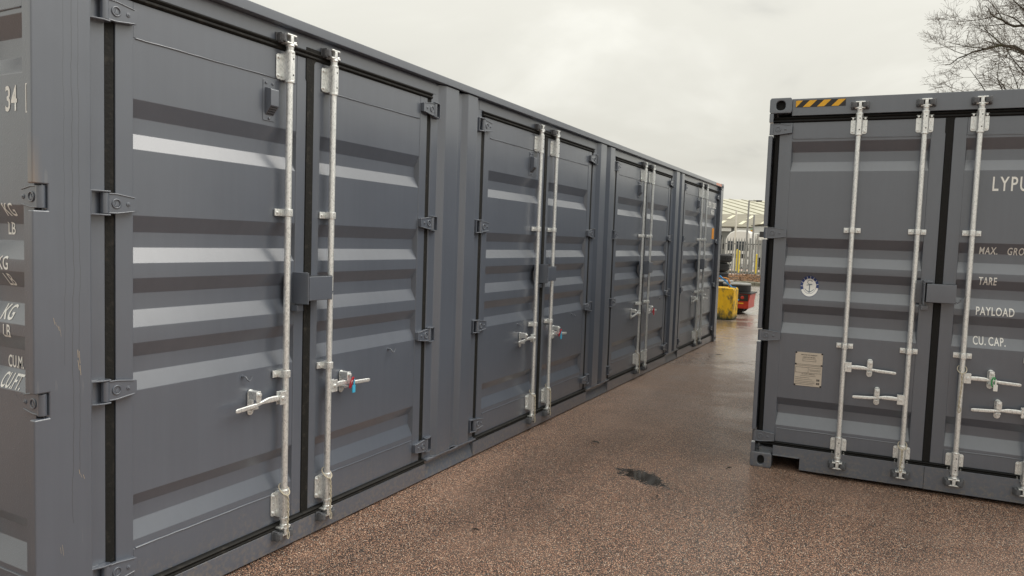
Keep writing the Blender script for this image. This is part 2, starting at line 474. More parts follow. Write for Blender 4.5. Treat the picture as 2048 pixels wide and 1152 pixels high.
# ------------------------------------------------------------------ container hardware (door-local: x along the door, -y outwards, z up)
def m_rod(z0, z1, r=0.0172):
    m = MB(); m.cyl((0, -0.045, z0), (0, -0.045, z1), r, 18); return m
def rrect(w, h, r, n=4):
    o = []
    for sx, sz, a0 in ((1, 1, 0), (-1, 1, 90), (-1, -1, 180), (1, -1, 270)):
        for i in range(n + 1):
            a = R(a0 + 90 * i / n)
            o.append((sx * (w / 2 - r) + r * math.cos(a), sz * (h / 2 - r) + r * math.sin(a)))
    return o
def m_bracket(h=0.132):
    m = MB()
    m.prism(rrect(0.112, h, 0.014), 0.0, -0.006, XZ)
    # raised housing round the rod
    m.prism([(-0.026, 0.0), (-0.024, -0.05), (-0.015, -0.066), (0.015, -0.066), (0.024, -0.05), (0.026, 0.0)], -h / 2 - 0.004, h / 2 + 0.004, XY)
    for z in (-h / 2 - 0.010, h / 2 + 0.010):
        m.cyl((0, -0.045, z - 0.007), (0, -0.045, z + 0.007), 0.0245, 16)
    for sx in (-1, 1):
        for z in (-h * 0.36, h * 0.36):
            m.cyl((sx * 0.041, -0.005, z), (sx * 0.041, -0.014, z), 0.0085, 8)
        m.cyl((sx * 0.038, -0.005, 0.004), (sx * 0.038, -0.009, 0.004), 0.005, 6)
    return m
def m_bracket_holes(h=0.132):
    m = MB()
    m.cyl((0.004, -0.064, 0), (0.004, -0.0672, 0), 0.0045, 8)
    return m
def m_guide():
    m = MB()
    for sx in (-1, 1):
        m.box(min(sx * 0.02, sx * 0.058), max(sx * 0.02, sx * 0.058), -0.012, 0.0, -0.019, 0.019)
        m.cyl((sx * 0.042, -0.011, 0), (sx * 0.042, -0.018, 0), 0.009, 8)
    m.prism([(-0.026, 0), (-0.024, -0.05), (-0.014, -0.0665), (0.014, -0.0665), (0.024, -0.05), (0.026, 0)], -0.0195, 0.0195, XY)
    return m
def m_cam(up):
    s = 1 if up else -1
    m = MB()
    m.tube([(0, -0.045, 0), (0, -0.045, s * 0.028), (0, -0.045, s * 0.030), (0, -0.045, s * 0.040)], [0.0185, 0.0185, 0.023, 0.021], 16)
    # H-shaped head
    m.box(-0.036, 0.036, -0.062, -0.014, min(s * 0.040, s * 0.050), max(s * 0.040, s * 0.050))
    m.box(-0.032, 0.034, -0.060, -0.016, min(s * 0.083, s * 0.093), max(s * 0.083, s * 0.093))
    m.box(-0.011, 0.011, -0.062, -0.010, min(s * 0.049, s * 0.084), max(s * 0.049, s * 0.084))
    m.prism([(0.008, -0.05), (0.036, -0.058), (0.040, -0.030), (0.012, -0.02)], s * 0.052, s * 0.060, XY)
    return m
def m_keeper():
    m = MB()
    m.box(-0.064, 0.064, -0.008, 0.0, -0.028, 0.028)
    for sx in (-1, 1):
        m.prism([(sx * 0.016, 0.0), (sx * 0.060, 0.0), (sx * 0.062, -0.030), (sx * 0.048, -0.052), (sx * 0.026, -0.048), (sx * 0.016, -0.034)], -0.019, 0.019, XY)
        m.box(min(sx * 0.04, sx * 0.058), max(sx * 0.04, sx * 0.058), -0.04, 0.0, -0.026, 0.026)
    return m
def m_handle(d, L=0.355):
    """d=+1 the grip points to +x"""
    m = MB()
    X = lambda x: d * x
    def bx(x0, x1, *r): m.box(min(X(x0), X(x1)), max(X(x0), X(x1)), *r)
    # hub riveted to the rod
    bx(0.012, 0.056, -0.066, -0.058, -0.036, 0.034)
    bx(0.012, 0.056, -0.040, -0.032, -0.036, 0.034)
    bx(0.010, 0.024, -0.060, -0.036, -0.030, 0.030)
    m.cyl((X(0.036), -0.064, 0), (X(0.036), -0.074, 0), 0.010, 8)
    # forged arm, twisted flat at the catch, then the grip
    secs = [(0.030, -0.050, 0.013, 0.010, 0.0), (0.090, -0.050, 0.016, 0.008, 0.002), (0.135, -0.052, 0.015, 0.006, 0.002), (0.175, -0.052, 0.009, 0.009, -0.002),
            (0.215, -0.054, 0.011, 0.010, -0.008), (0.240, -0.058, 0.012, 0.006, -0.010), (L - 0.012, -0.064, 0.0115, 0.005, -0.014), (L, -0.065, 0.008, 0.003, -0.014)]
    b = len(m.v); n = 8
    for x, y, hz, hy, zc in secs:
        for k in range(n):
            w = 2 * math.pi * (k + 0.5) / n
            q = lambda c: math.copysign(abs(c) ** 0.55, c)
            m.v.append((X(x), y + hy * q(math.cos(w)), zc + hz * q(math.sin(w))))
    for i in range(len(secs) - 1):
        for k in range(n):
            k2 = (k + 1) % n
            m.f.append((b + i * n + k, b + i * n + k2, b + (i + 1) * n + k2, b + (i + 1) * n + k))
    m.f.append(tuple(b + k for k in range(n))); m.f.append(tuple(b + (len(secs) - 1) * n + k for k in range(n)))
    return m
def m_catch():
    m = MB()
    m.prism([(0.020 * math.cos(R(a)), (0.048 if a < 180 else -0.048) + 0.020 * math.sin(R(a))) for a in list(range(0, 181, 20)) + list(range(180, 361, 20))], 0.0, -0.007, XZ)
    m.box(-0.017, 0.017, -0.046, -0.004, -0.034, -0.022)          # fixed lower jaw
    m.prism([(0.017 * math.cos(R(a)), 0.046 + 0.019 * math.sin(R(a))) for a in range(0, 181, 20)] + [(-0.017, 0.018), (-0.010, 0.004), (0.012, 0.004), (0.017, 0.018)], -0.060, -0.066, XZ)
    m.box(-0.016, 0.016, -0.064, -0.006, 0.020, 0.062)
    m.cyl((0.002, -0.066, 0.046), (0.002, -0.077, 0.046), 0.010, 8)
    m.cyl((0.0, -0.006, -0.050), (0.0, -0.013, -0.050), 0.009, 8)
    return m
def m_hinge(d, lugs=True, blade=0.155):
    """pin at x=0; the blade points to d; door face at y=0"""
    m = MB(); X = lambda x: d * x
    py_ = -0.020
    m.cyl((0, py_, -0.043), (0, py_, 0.043), 0.017, 16)
    # tapered blade with raised rims
    poly = [(X(0.0), 0.043), (X(0.045), 0.043), (X(blade), 0.030), (X(blade), -0.030), (X(0.045), -0.043), (X(0.0), -0.043)]
    m.prism(poly, -0.016, -0.028, XZ)
    m.prism([(X(0.035), 0.040), (X(blade), 0.028), (X(blade), -0.028), (X(0.035), -0.040)], -0.0005, -0.017, XZ)
    for s in (1, -1):
        m.prism([(X(0.004), s * 0.043), (X(0.048), s * 0.043), (X(blade - 0.012), s * 0.031), (X(blade - 0.012), s * 0.026), (X(0.048), s * 0.037), (X(0.004), s * 0.037)], -0.027, -0.0315, XZ)
    # ring and rivet cast into the blade
    cx_ = X(0.046)
    o = [(cx_ + 0.0215 * math.cos(2 * math.pi * k / 20), 0.0215 * math.sin(2 * math.pi * k / 20)) for k in range(20)]
    i = [(cx_ + 0.0150 * math.cos(2 * math.pi * k / 20), 0.0150 * math.sin(2 * math.pi * k / 20)) for k in range(20)]
    m.ringplate(o, i, -0.026, -0.0325, XZ)
    m.prism([(cx_ - 0.010, -0.012), (cx_ + 0.010, -0.012), (cx_, 0.012)], -0.027, -0.031, XZ)
    m.cyl((X(0.100), -0.026, 0), (X(0.100), -0.0315, 0), 0.010, 10)
    m.cyl((X(0.100), -0.030, 0), (X(0.100), -0.0345, 0), 0.005, 8)
    if lugs:
        # folded bracket welded to the jamb
        for z in (-0.052, 0.045):
            m.prism([(X(-0.060), 0.0), (X(-0.060), -0.024), (X(-0.020), -0.040), (X(0.014), -0.040), (X(0.020), -0.020), (X(0.010), -0.004), (X(-0.01), 0.0)], z, z + 0.007, XY)
        m.box(min(X(-0.066), X(-0.058)), max(X(-0.066), X(-0.058)), -0.026, 0.0, -0.052, 0.052)
        m.box(min(X(-0.06), X(-0.02)), max(X(-0.06), X(-0.02)), -0.003, 0.0, -0.052, 0.052)
    return m
GD, GDE = 0.031, 0.043      # fold depth of the side doors and of the end doors
def groove_rows(z0, z1, grooves, depth=GD, y0=0.003, e=0.0022):
    """profile of the folded sheet from top to bottom, folds slightly rounded"""
    pts = [(z1, y0)]
    for a, b_, c_, d_ in grooves: pts += [(a, y0), (b_, y0 + depth), (c_, y0 + depth), (d_, y0)]
    pts.append((z0, y0))
    rows = [pts[0]]
    for k in range(1, len(pts) - 1):
        p, q, r_ = (Vector(pts[k - 1]), Vector(pts[k]), Vector(pts[k + 1]))
        rows.append(tuple(q + (p - q).normalized() * e)); rows.append(tuple(q + (r_ - q).normalized() * e))
    rows.append(pts[-1])
    return rows
def m_panel(p0, p1, z0, z1, grooves, depth=GD, ch=0.010, y0=0.003):
    m = MB(); rows = groove_rows(z0, z1, grooves, depth, y0)
    ins = [ch * (y - y0) / depth for z, y in rows]
    for k in range(len(rows) - 1):
        (za, ya), (zb, yb) = rows[k], rows[k + 1]
        ia, ib = ins[k], ins[k + 1]
        m.quad((p0 + ia, ya, za), (p1 - ia, ya, za), (p1 - ib, yb, zb), (p0 + ib, yb, zb))
        for sgn, p in ((1, p0), (-1, p1)):
            if ia > 1e-5 and ib > 1e-5: m.quad((p, y0, za), (p + sgn * ia, ya, za), (p + sgn * ib, yb, zb), (p, y0, zb))
            elif ia > 1e-5: m.quad((p, y0, za), (p + sgn * ia, ya, za), (p, y0, zb))
            elif ib > 1e-5: m.quad((p, y0, za), (p + sgn * ib, yb, zb), (p, y0, zb))
    return m
def groove_depth(z, grooves, depth=GDE, y0=0.003):
    for a, b_, c_, d_ in grooves:
        if d_ <= z <= a:
            if z > b_: return y0 + depth * (a - z) / (a - b_)
            if z >= c_: return y0 + depth
            return y0 + depth * (z - d_) / (c_ - d_)
    return y0
def cut_and_drape(me, grooves, off=0.0015, depth=GDE):
    """lay a flat decal (in x,z at y=0) on the folded panel"""
    bm = bmesh.new(); bm.from_mesh(me)
    for gset in grooves:
        for z in gset:
            bmesh.ops.bisect_plane(bm, geom=bm.verts[:] + bm.edges[:] + bm.faces[:], plane_co=(0, 0, z), plane_no=(0, 0, 1))
    for v in bm.verts: v.co.y = groove_depth(v.co.z, grooves, depth) - off + v.co.y
    bm.to_mesh(me); bm.free()
def text_mesh(s, h, x, z, cond=0.62, align='LEFT', bold=0.012, space=1.0):
    cu = bpy.data.curves.new('lettering', 'FONT')
    cu.body = s; cu.size = 1.0; cu.align_x = align; cu.offset = bold; cu.space_character = space
    cu.resolution_u = 3
    o = bpy.data.objects.new('lettering', cu); col.objects.link(o)
    dg = bpy.context.evaluated_depsgraph_get(); dg.update()
    me = bpy.data.meshes.new_from_object(o.evaluated_get(dg))
    bpy.data.objects.remove(o); bpy.data.curves.remove(cu)
    k = h / 0.70                                         # cap height to metres
    for v in me.vertices:
        v.co = Vector((x + v.co.x * k * cond, 0.0, z + v.co.y * k))
    me.name = 'lettering'; me.materials.clear()
    return me
def lettering(s, h, x, z, parent, grooves=None, mat=None, y=0.0, off=0.0015, **kw):
    me = text_mesh(s, h, x, z, **kw)
    me.materials.append(mat or M_WHITE)
    if grooves is not None: cut_and_drape(me, grooves, off)
    else:
        for v in me.vertices: v.co.y = y
    return link('lettering', me, parent)
def bead(parent, p, q, r, mat):
    v = Vector(q) - Vector(p); n = max(2, int(v.length / 0.05)); rr = random.Random(int(abs(p[2]) * 1000) + 3)
    pts = [Vector(p) + v * (i / n) + Vector((0, 0, rr.uniform(-1, 1) * 0.0012)) for i in range(n + 1)]
    return MB().tube(pts, [r * rr.uniform(0.85, 1.15) for _ in pts], 6).build('weld_bead', mat, parent)

# shared hardware meshes
_lib = {}
def hw(key, fn, mat, bevel=0.0, seg=1):
    """make one object per key, then share its mesh"""
    if key not in _lib:
        o = fn().build(key, mat, None, bevel, seg)
        _lib[key] = o.data
        bpy.data.objects.remove(o)
    return _lib[key]
def put(name, key, fn, mat, parent, loc, bevel=0.0, rotz=0.0):
    return link(name, hw(key, fn, mat, bevel), parent, loc, rotz)

def lock_gear(door, x, zt, zb, ztop_br, zbot_br, guides, hz, hd, cx_, cam_t, cam_b):
    """one locking bar with its brackets, guides, cams, handle and catch; all children of the door"""
    key = 'rod_%.3f_%.3f' % (cam_t, cam_b)
    put('locking_bar', key, lambda: m_rod(cam_b, cam_t), M_GALV, door, (x, 0, 0))
    put('cam', 'cam_up', lambda: m_cam(True), M_GALV, door, (x, 0, cam_t), 0.002)
    put('cam', 'cam_dn', lambda: m_cam(False), M_GALV, door, (x, 0, cam_b), 0.002)
    for z in (ztop_br, zbot_br):
        put('bar_bracket', 'bar_bracket', m_bracket, M_GALV, door, (x, 0, z), 0.0015)
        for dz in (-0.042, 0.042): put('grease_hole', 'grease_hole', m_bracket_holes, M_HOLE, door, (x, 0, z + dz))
    for z in guides:
        put('bar_guide', 'bar_guide', m_guide, M_GALV, door, (x, 0, z), 0.002)
    put('handle', 'handle_%d' % hd, lambda: m_handle(hd), M_GALV, door, (x, 0, hz), 0.001)
    put('handle_catch', 'handle_catch', m_catch, M_GALV, door, (cx_, 0, hz), 0.0015)
def m_hook():
    m = MB()
    m.tube([(0, 0.0, 0.012), (0, -0.022, 0.010), (0.004, -0.030, -0.004), (0.016, -0.032, -0.014), (0.028, -0.032, -0.004), (0.034, -0.032, 0.012)], 0.0042, 8)
    m.cyl((0, 0, 0.010), (0, -0.006, 0.010), 0.009, 8)
    return m
def m_lockbox():
    m = MB()
    m.box(-0.082, 0.102, -0.112, -0.104, -0.066, 0.066)      # front
    m.box(-0.082, 0.102, -0.104, -0.004, 0.058, 0.066)       # lid
    m.box(0.094, 0.102, -0.104, -0.004, -0.066, 0.058)
    m.box(-0.082, 0.094, -0.104, -0.004, -0.066, -0.060)
    m.box(-0.020, 0.094, -0.1035, -0.004, -0.0595, 0.0575)
    return m
def m_lockbox_bracket():
    m = MB()
    m.box(-0.100, -0.092, -0.118, 0.0, -0.085, 0.088)
    m.box(-0.150, -0.100, -0.005, 0.0, -0.080, 0.084)
    m.box(-0.092, -0.040, -0.060, 0.0, 0.0700, 0.0860)
    m.box(-0.106, -0.058, -0.046, 0.0, -0.128, -0.094)
    return m
def m_vent():
    m = MB()
    m.prism(rrect(0.082, 0.212, 0.006), 0.0, -0.004, XZ)
    m.prism([(-0.003, 0.066), (-0.040, 0.056), (-0.044, 0.050), (-0.044, -0.030), (-0.003, -0.078)], -0.026, 0.030, lambda a, c, d: (d, a, c))
    for x, z in ((-0.022, 0.088), (0.022, 0.088), (0.0, -0.092)):
        m.cyl((x, -0.003, z), (x, -0.010, z), 0.008, 8)
    return m
def m_vent_grille():
    m = MB()
    for i in range(5):
        for j in range(4):
            f = (j + 0.7) / 4.6
            y = -0.044 + 0.041 * f; z = -0.030 - 0.048 * f
            x = -0.019 + 0.0095 * i
            n = Vector((0, -0.76, -0.65))
            m.cyl(tuple(Vector((x, y, z)) + n * -0.002), tuple(Vector((x, y, z)) + n * 0.0012), 0.0034, 6)
    return m
def gasket_bar(m, horiz, a0, a1, c0, c1, push=0.0):
    """double-lipped rubber section; horiz runs along x between z=c0..c1, else along z between x=c0..c1"""
    w = c1 - c0
    prof = [(0.0, 0.030), (0.0, -0.004), (0.18, -0.013), (0.40, -0.012), (0.50, -0.004), (0.60, -0.010), (0.80, -0.016), (1.0, -0.008), (1.0, 0.030)]
    if horiz: m.prism([(y - (push if y < 0.02 else 0), c0 + f * w) for f, y in prof], a0, a1, lambda a, c, d: (d, a, c))
    else:
        prof = [(0.0, 0.030), (0.0, 0.010), (0.10, 0.006), (0.85, 0.003), (1.0, 0.008), (1.0, 0.030)]
        m.prism([(c0 + f * w, y) for f, y in prof], a0, a1, XY)
def door_frame(m, s0, s1, z0, z1, p0, p1, pz0, pz1):
    m.box(s0, p0, 0.0, 0.05, z0, z1)
    m.box(p1, s1, 0.0, 0.05, z0, z1)
    m.box(p0, p1, 0.0015, 0.05, pz1, z1)
    m.box(p0, p1, 0.0015, 0.05, z0, pz0)
def casting(name, parent, loc, hole_side_z, w=0.162, d=0.178, h=0.118, mat=None, flat_y=True):
    """corner fitting, front (-y) face with its oval hole; origin at its low left front corner"""
    m = MB()
    hw_, hh = (0.034, 0.026)
    n = 32; out = []; inn = []
    cx_, cz_ = w / 2, h / 2
    for k in range(n):
        a = 2 * math.pi * (k + 0.5) / n
        c, s = math.cos(a), math.sin(a)
        q = max(abs(c) / (w / 2), abs(s) / (h / 2))
        out.append((cx_ + c / q, cz_ + s / q))
        inn.append((cx_ + hole_side_z[0] * math.copysign(abs(c) ** 0.8, c), cz_ + hole_side_z[1] * math.copysign(abs(s) ** 0.8, s)))
    m.ringplate(out, inn, 0.0, 0.07, XZ)
    m.box(0.0, w, 0.07, d, 0.0, h)
    o = m.build(name, mat or M_PAINT, parent, 0.005, 2, loc)
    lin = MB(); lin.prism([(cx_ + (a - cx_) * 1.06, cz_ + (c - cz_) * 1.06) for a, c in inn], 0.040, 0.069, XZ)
    lin.build('hole_shade_plug', M_HOLE, o)  # black plug added so the hole looks shaded
    return o

# ------------------------------------------------------------------ standard door end (local x 0..2.438 across, -y outwards)
G_END = [(2.565, 2.488, 2.412, 2.338), (1.826, 1.752, 1.684, 1.612), (1.562, 1.497, 1.430, 1.352), (1.305, 1.240, 1.158, 1.080), (0.566, 0.505, 0.436, 0.346)]
HZ_END = (2.660, 1.859, 1.053, 0.245)
YD = 0.05
def door_end(parent, loc, rotz, paint, texts):
    def P(name, m, mat=paint, bevel=0.003, **k):
        o = m.build(name, mat, parent, bevel, 2)
        o.matrix_local = Matrix.Translation(loc) @ Matrix.Rotation(rotz, 4, 'Z')
        return o
    T = Matrix.Translation(loc) @ Matrix.Rotation(rotz, 4, 'Z')
    m = MB(); m.box(0.162, 2.276, 0.026, 0.06, 2.760, 2.888); P('door_header', m)
    m = MB()
    m.prism([(0.165, 0.104), (0.165, 0.182), (2.273, 0.182), (2.273, 0.104), (2.072, 0.104), (2.072, 0.012), (1.2205, 0.012), (1.2175, 0.014), (0.366, 0.012), (0.366, 0.104)], 0.034, 0.08, XZ)
    P('door_sill', m)
    m = MB(); m.prism([(0.165, 0.110), (0.36, 0.110), (0.36, 0.102), (0.165, 0.102)], 0.022, 0.06, XZ); P('pocket_lip', m, bevel=0.001)
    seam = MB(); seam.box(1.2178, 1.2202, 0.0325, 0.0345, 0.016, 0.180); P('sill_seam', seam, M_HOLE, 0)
    # near-black sheet standing in for the dark interior behind the rubber seals
    m = MB(); m.box(0.03, 2.408, 0.130, 0.145, 0.15, 2.78); P('interior_shade_sheet', m, M_HOLE, 0)
    for x0, x1 in ((0.002, 0.032), (2.406, 2.436)):
        zs = [0.118] + [v for z in sorted(HZ_END) for v in (z - 0.052, z + 0.052)] + [2.778]
        m = MB()
        for i in range(0, len(zs), 2): m.box(x0, x1, 0.0, 0.12, zs[i], zs[i + 1])
        if loc[2] == 0 and rotz < -1 and x0 > 1: continue          # this corner has the wider side post
        P('corner_post', m)
    doors = []
    for k, (s0, s1, p0, p1) in enumerate(((0.080, 1.202, 0.173, 1.110), (1.250, 2.360, 1.333, 2.287))):
        m = MB(); door_frame(m, s0, s1, 0.212, 2.712, p0, p1, 0.318, 2.588)
        d = m.build('end_door', paint, parent, 0.003, 2)
        d.matrix_local = T @ Matrix.Translation((0, YD, 0))
        doors.append(d)
        m_panel(p0, p1, 0.318, 2.588, G_END, GDE, 0.010).build('door_panel', paint, d, facing=(0, -1, 0))
        bead(d, (p0 + 0.01, 0.001, 2.586), (p1 - 0.01, 0.001, 2.586), 0.0028, paint)
        bead(d, (p0 + 0.01, 0.001, 0.320), (p1 - 0.01, 0.001, 0.320), 0.0035, paint)
        gm = MB()
        ga, gb = (0.034, 1.200) if k == 0 else (1.200, 2.404)
        gasket_bar(gm, True, ga, gb, 2.7125, 2.756)
        gasket_bar(gm, True, ga, gb, 0.1825, 0.2115, 0.004)
        if k == 0: gasket_bar(gm, False, 0.2115, 2.7125, 0.046, 0.0795)
        else: gasket_bar(gm, False, 0.2115, 2.7125, 2.3605, 2.394)
        gm.build('door_seal', M_RUBBER_B, d, 0.001, 1)
        xh, dh = (0.022, 1) if k == 0 else (2.416, -1)
        for z in HZ_END:
            put('hinge', 'hinge_end_%d_%s' % (dh, paint.name), lambda: m_hinge(dh, False, 0.122 if rotz else 0.150), paint, d, (xh, 0.012 if rotz else 0.0, z), 0.0015)
    # overlapping centre seal with its moulded T at the head
    cs = MB()
    cs.prism([(1.2025, 0.212), (1.2495, 0.212), (1.2495, 2.690), (1.256, 2.712), (1.300, 2.716), (1.338, 2.736), (1.330, 2.764), (1.296, 2.776), (1.214, 2.776), (1.196, 2.760), (1.196, 2.610), (1.2025, 2.596)], -0.004, 0.03, XZ)
    cs.build('centre_seal', M_RUBBER_B, doors[1], 0.004, 2)
    for k, x, hd, hz, cx_ in ((0, 0.635, 1, 0.866, 0.815), (0, 1.065, -1, 0.660, 0.875), (1, 1.405, 1, 0.866, 1.585), (1, 1.830, -1, 0.660, 1.641)):
        lock_gear(doors[k], x, 0, 0, 2.677, 0.237, (1.893, 1.019), hz, hd, cx_, 2.752, 0.166)
        for z, yk in ((2.818, 0.026), (0.098, 0.034)):
            kp = put('cam_keeper', 'cam_keeper', m_keeper, M_KEEP, parent, (0, 0, 0), 0.003)
            kp.matrix_local = T @ Matrix.Translation((x, yk, z))
    put('lock_box', 'lock_box_' + paint.name, m_lockbox, paint, doors[1], (1.225, 0, 1.458), 0.003)
    put('lock_box_bracket', 'lock_box_bracket_' + paint.name, m_lockbox_bracket, paint, doors[0], (1.225, 0, 1.458), 0.002)
    put('hook', 'hook_' + paint.name, m_hook, paint, doors[1], (1.327, -0.05, 1.41))
    for a in texts: lettering(a[0], a[1], a[2], a[3], doors[1], G_END, **(a[4] if len(a) > 4 else {}))
    return doors

# ------------------------------------------------------------------ the long container with four pairs of doors in its side
A = thing('shipping_container', 'long dark grey shipping container with four pairs of doors along its side', 'container', (0, 0, 0), R(90))
L = 12.192; W = 2.438; H = 2.896
def PA(name, m, mat=M_PAINT, bevel=0.003, seg=2): return m.build(name, mat, A, bevel, seg)
# corner posts; the near one has cut-outs for the hinges of the end doors
poly = [(0.0, 0.118)]
for z in sorted(HZ_END):
    if 0.3 < z < 2.5: poly += [(0.0, z - 0.052), (0.058, z - 0.052), (0.058, z + 0.048), (0.0, z + 0.048)]
poly += [(0.0, 2.778), (0.228, 2.778), (0.228, 0.118)]
m = MB(); m.prism(poly, 0.0, 0.034, XZ); m.box(0.058, 0.2275, 0.034, 0.075, 0.118, 2.778)
PA('corner_post', m, M_POST, 0.006, 3)
m = MB(); m.box(L - 0.200, L, 0.0, 0.10, 0.118, 2.778); PA('corner_post', m, M_PAINT, 0.006)
for x in (0.0, L - 0.10):
    m = MB(); m.box(x, x + 0.10, W - 0.16, W, 0.118, 2.778); PA('corner_post', m)
for x in (0.0, L - 0.178):
    for z in (0.0, H - 0.118):
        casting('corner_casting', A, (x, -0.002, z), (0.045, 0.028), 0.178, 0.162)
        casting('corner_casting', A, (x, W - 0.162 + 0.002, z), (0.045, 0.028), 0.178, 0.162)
CK = [1.509 + 3.089 * k for k in range(4)]
# top side rail, header strip, roof, back and far walls
m = MB(); m.box(0.178, L - 0.178, 0.002, 0.075, 2.832, 2.884); PA('top_rail', m, M_PAINT, 0.004)
m = MB(); m.box(0.178, L - 0.178, W - 0.07, W - 0.002, 2.80, 2.884); PA('top_rail', m)
m = MB(); m.box(0.10, L - 0.10, 0.08, W - 0.08, 2.846, 2.866); PA('roof_panel', m, M_PAINT, 0)
m = MB()
n = 44
for i in range(n):
    x0 = 0.1 + (L - 0.2) * i / n; w = (L - 0.2) / n
    m.prism([(x0, W - 0.045), (x0 + 0.07, W - 0.045), (x0 + 0.13, W - 0.01), (x0 + 0.20, W - 0.01), (x0 + w, W - 0.045), (x0 + w, W - 0.06), (x0, W - 0.06)], 0.12, 2.80, XY)
PA('back_wall', m, M_PAINT, 0)
m = MB()
for i in range(9):
    y0 = 0.1 + (W - 0.2) * i / 9; w = (W - 0.2) / 9
    m.prism([(y0, L - 0.045), (y0 + 0.06, L - 0.045), (y0 + 0.11, L - 0.012), (y0 + 0.18, L - 0.012), (y0 + w, L - 0.045), (y0 + w, L - 0.07), (y0, L - 0.07)], 0.12, 2.80, lambda a, c, d: (c, a, d))
PA('far_wall', m, M_PAINT, 0)
m = MB(); m.box(0.05, L - 0.05, 0.06, W - 0.05, 0.10, 0.15); PA('floor_pan', m, M_PAINT, 0)
m = MB(); m.box(0.178, L - 0.178, W - 0.06, W - 0.002, 0.02, 0.16); PA('bottom_rail', m)
# end frame jambs beside the first and last pair
m = MB(); m.box(0.2280, CK[0] - 1.192, YD, 0.13, 0.13, 2.79); PA('door_jamb', m)
m = MB(); m.box(CK[3] + 1.192, L - 0.2, YD, 0.13, 0.13, 2.79); PA('door_jamb', m)
m = MB(); m.box(0.2, L - 0.2, 0.132, 0.145, 0.14, 2.80); PA('interior_shade_sheet', m, M_HOLE, 0)  # near-black sheet put in for the dark interior behind the side doors
# header strips above each pair and corrugated columns between the pairs
COLS = [(CK[k] + 1.192, CK[k + 1] - 1.192) for k in range(3)]
heads = [0.2] + [v for c in COLS for v in (c[0] + 0.05, c[1] - 0.05)] + [L - 0.2]
for i in range(0, len(heads), 2):
    m = MB(); m.box(heads[i], heads[i + 1], YD - 0.002, YD + 0.05, 2.752, 2.8315); PA('door_header', m)
for a, b_ in COLS:
    prof = [(a, 0.050), (a + 0.085, 0.050), (a + 0.135, 0.016), (a + 0.305, 0.016), (a + 0.345, 0.050), (a + 0.400, 0.050), (a + 0.440, 0.016), (a + 0.580, 0.016), (a + 0.620, 0.050), (b_, 0.050)]
    m = MB(); m.prism(prof + [(x, y + 0.012) for x, y in reversed(prof)], 0.155, 2.830, XY)
    PA('door_column', m, M_PAINT, 0.005, 2)
    # sloping foot plate under the column
    m = MB()
    m.prism([(0.031, 0.010), (0.072, 0.142), (0.095, 0.142), (0.095, 0.010)], a + 0.020, b_ - 0.020, lambda p, q, d: (d, p, q))
    m.box(a + 0.004, b_ - 0.004, 0.014, 0.095, 0.1425, 0.1545)
    PA('foot_plate', m, M_PAINT, 0.002)
    pts = [(x, y - 0.006, 0.157) for x, y in prof]
    MB().tube(pts, 0.0045, 6).build('weld_bead', M_PAINT, A)
sills = [0.180] + [v for c in COLS for v in (c[0] + 0.0195, c[1] - 0.0195)] + [L - 0.180]
for i in range(0, len(sills), 2):
    m = MB(); m.box(sills[i], sills[i + 1], 0.030, 0.085, 0.010, 0.124); PA('bottom_rail', m, M_PAINT, 0.004)

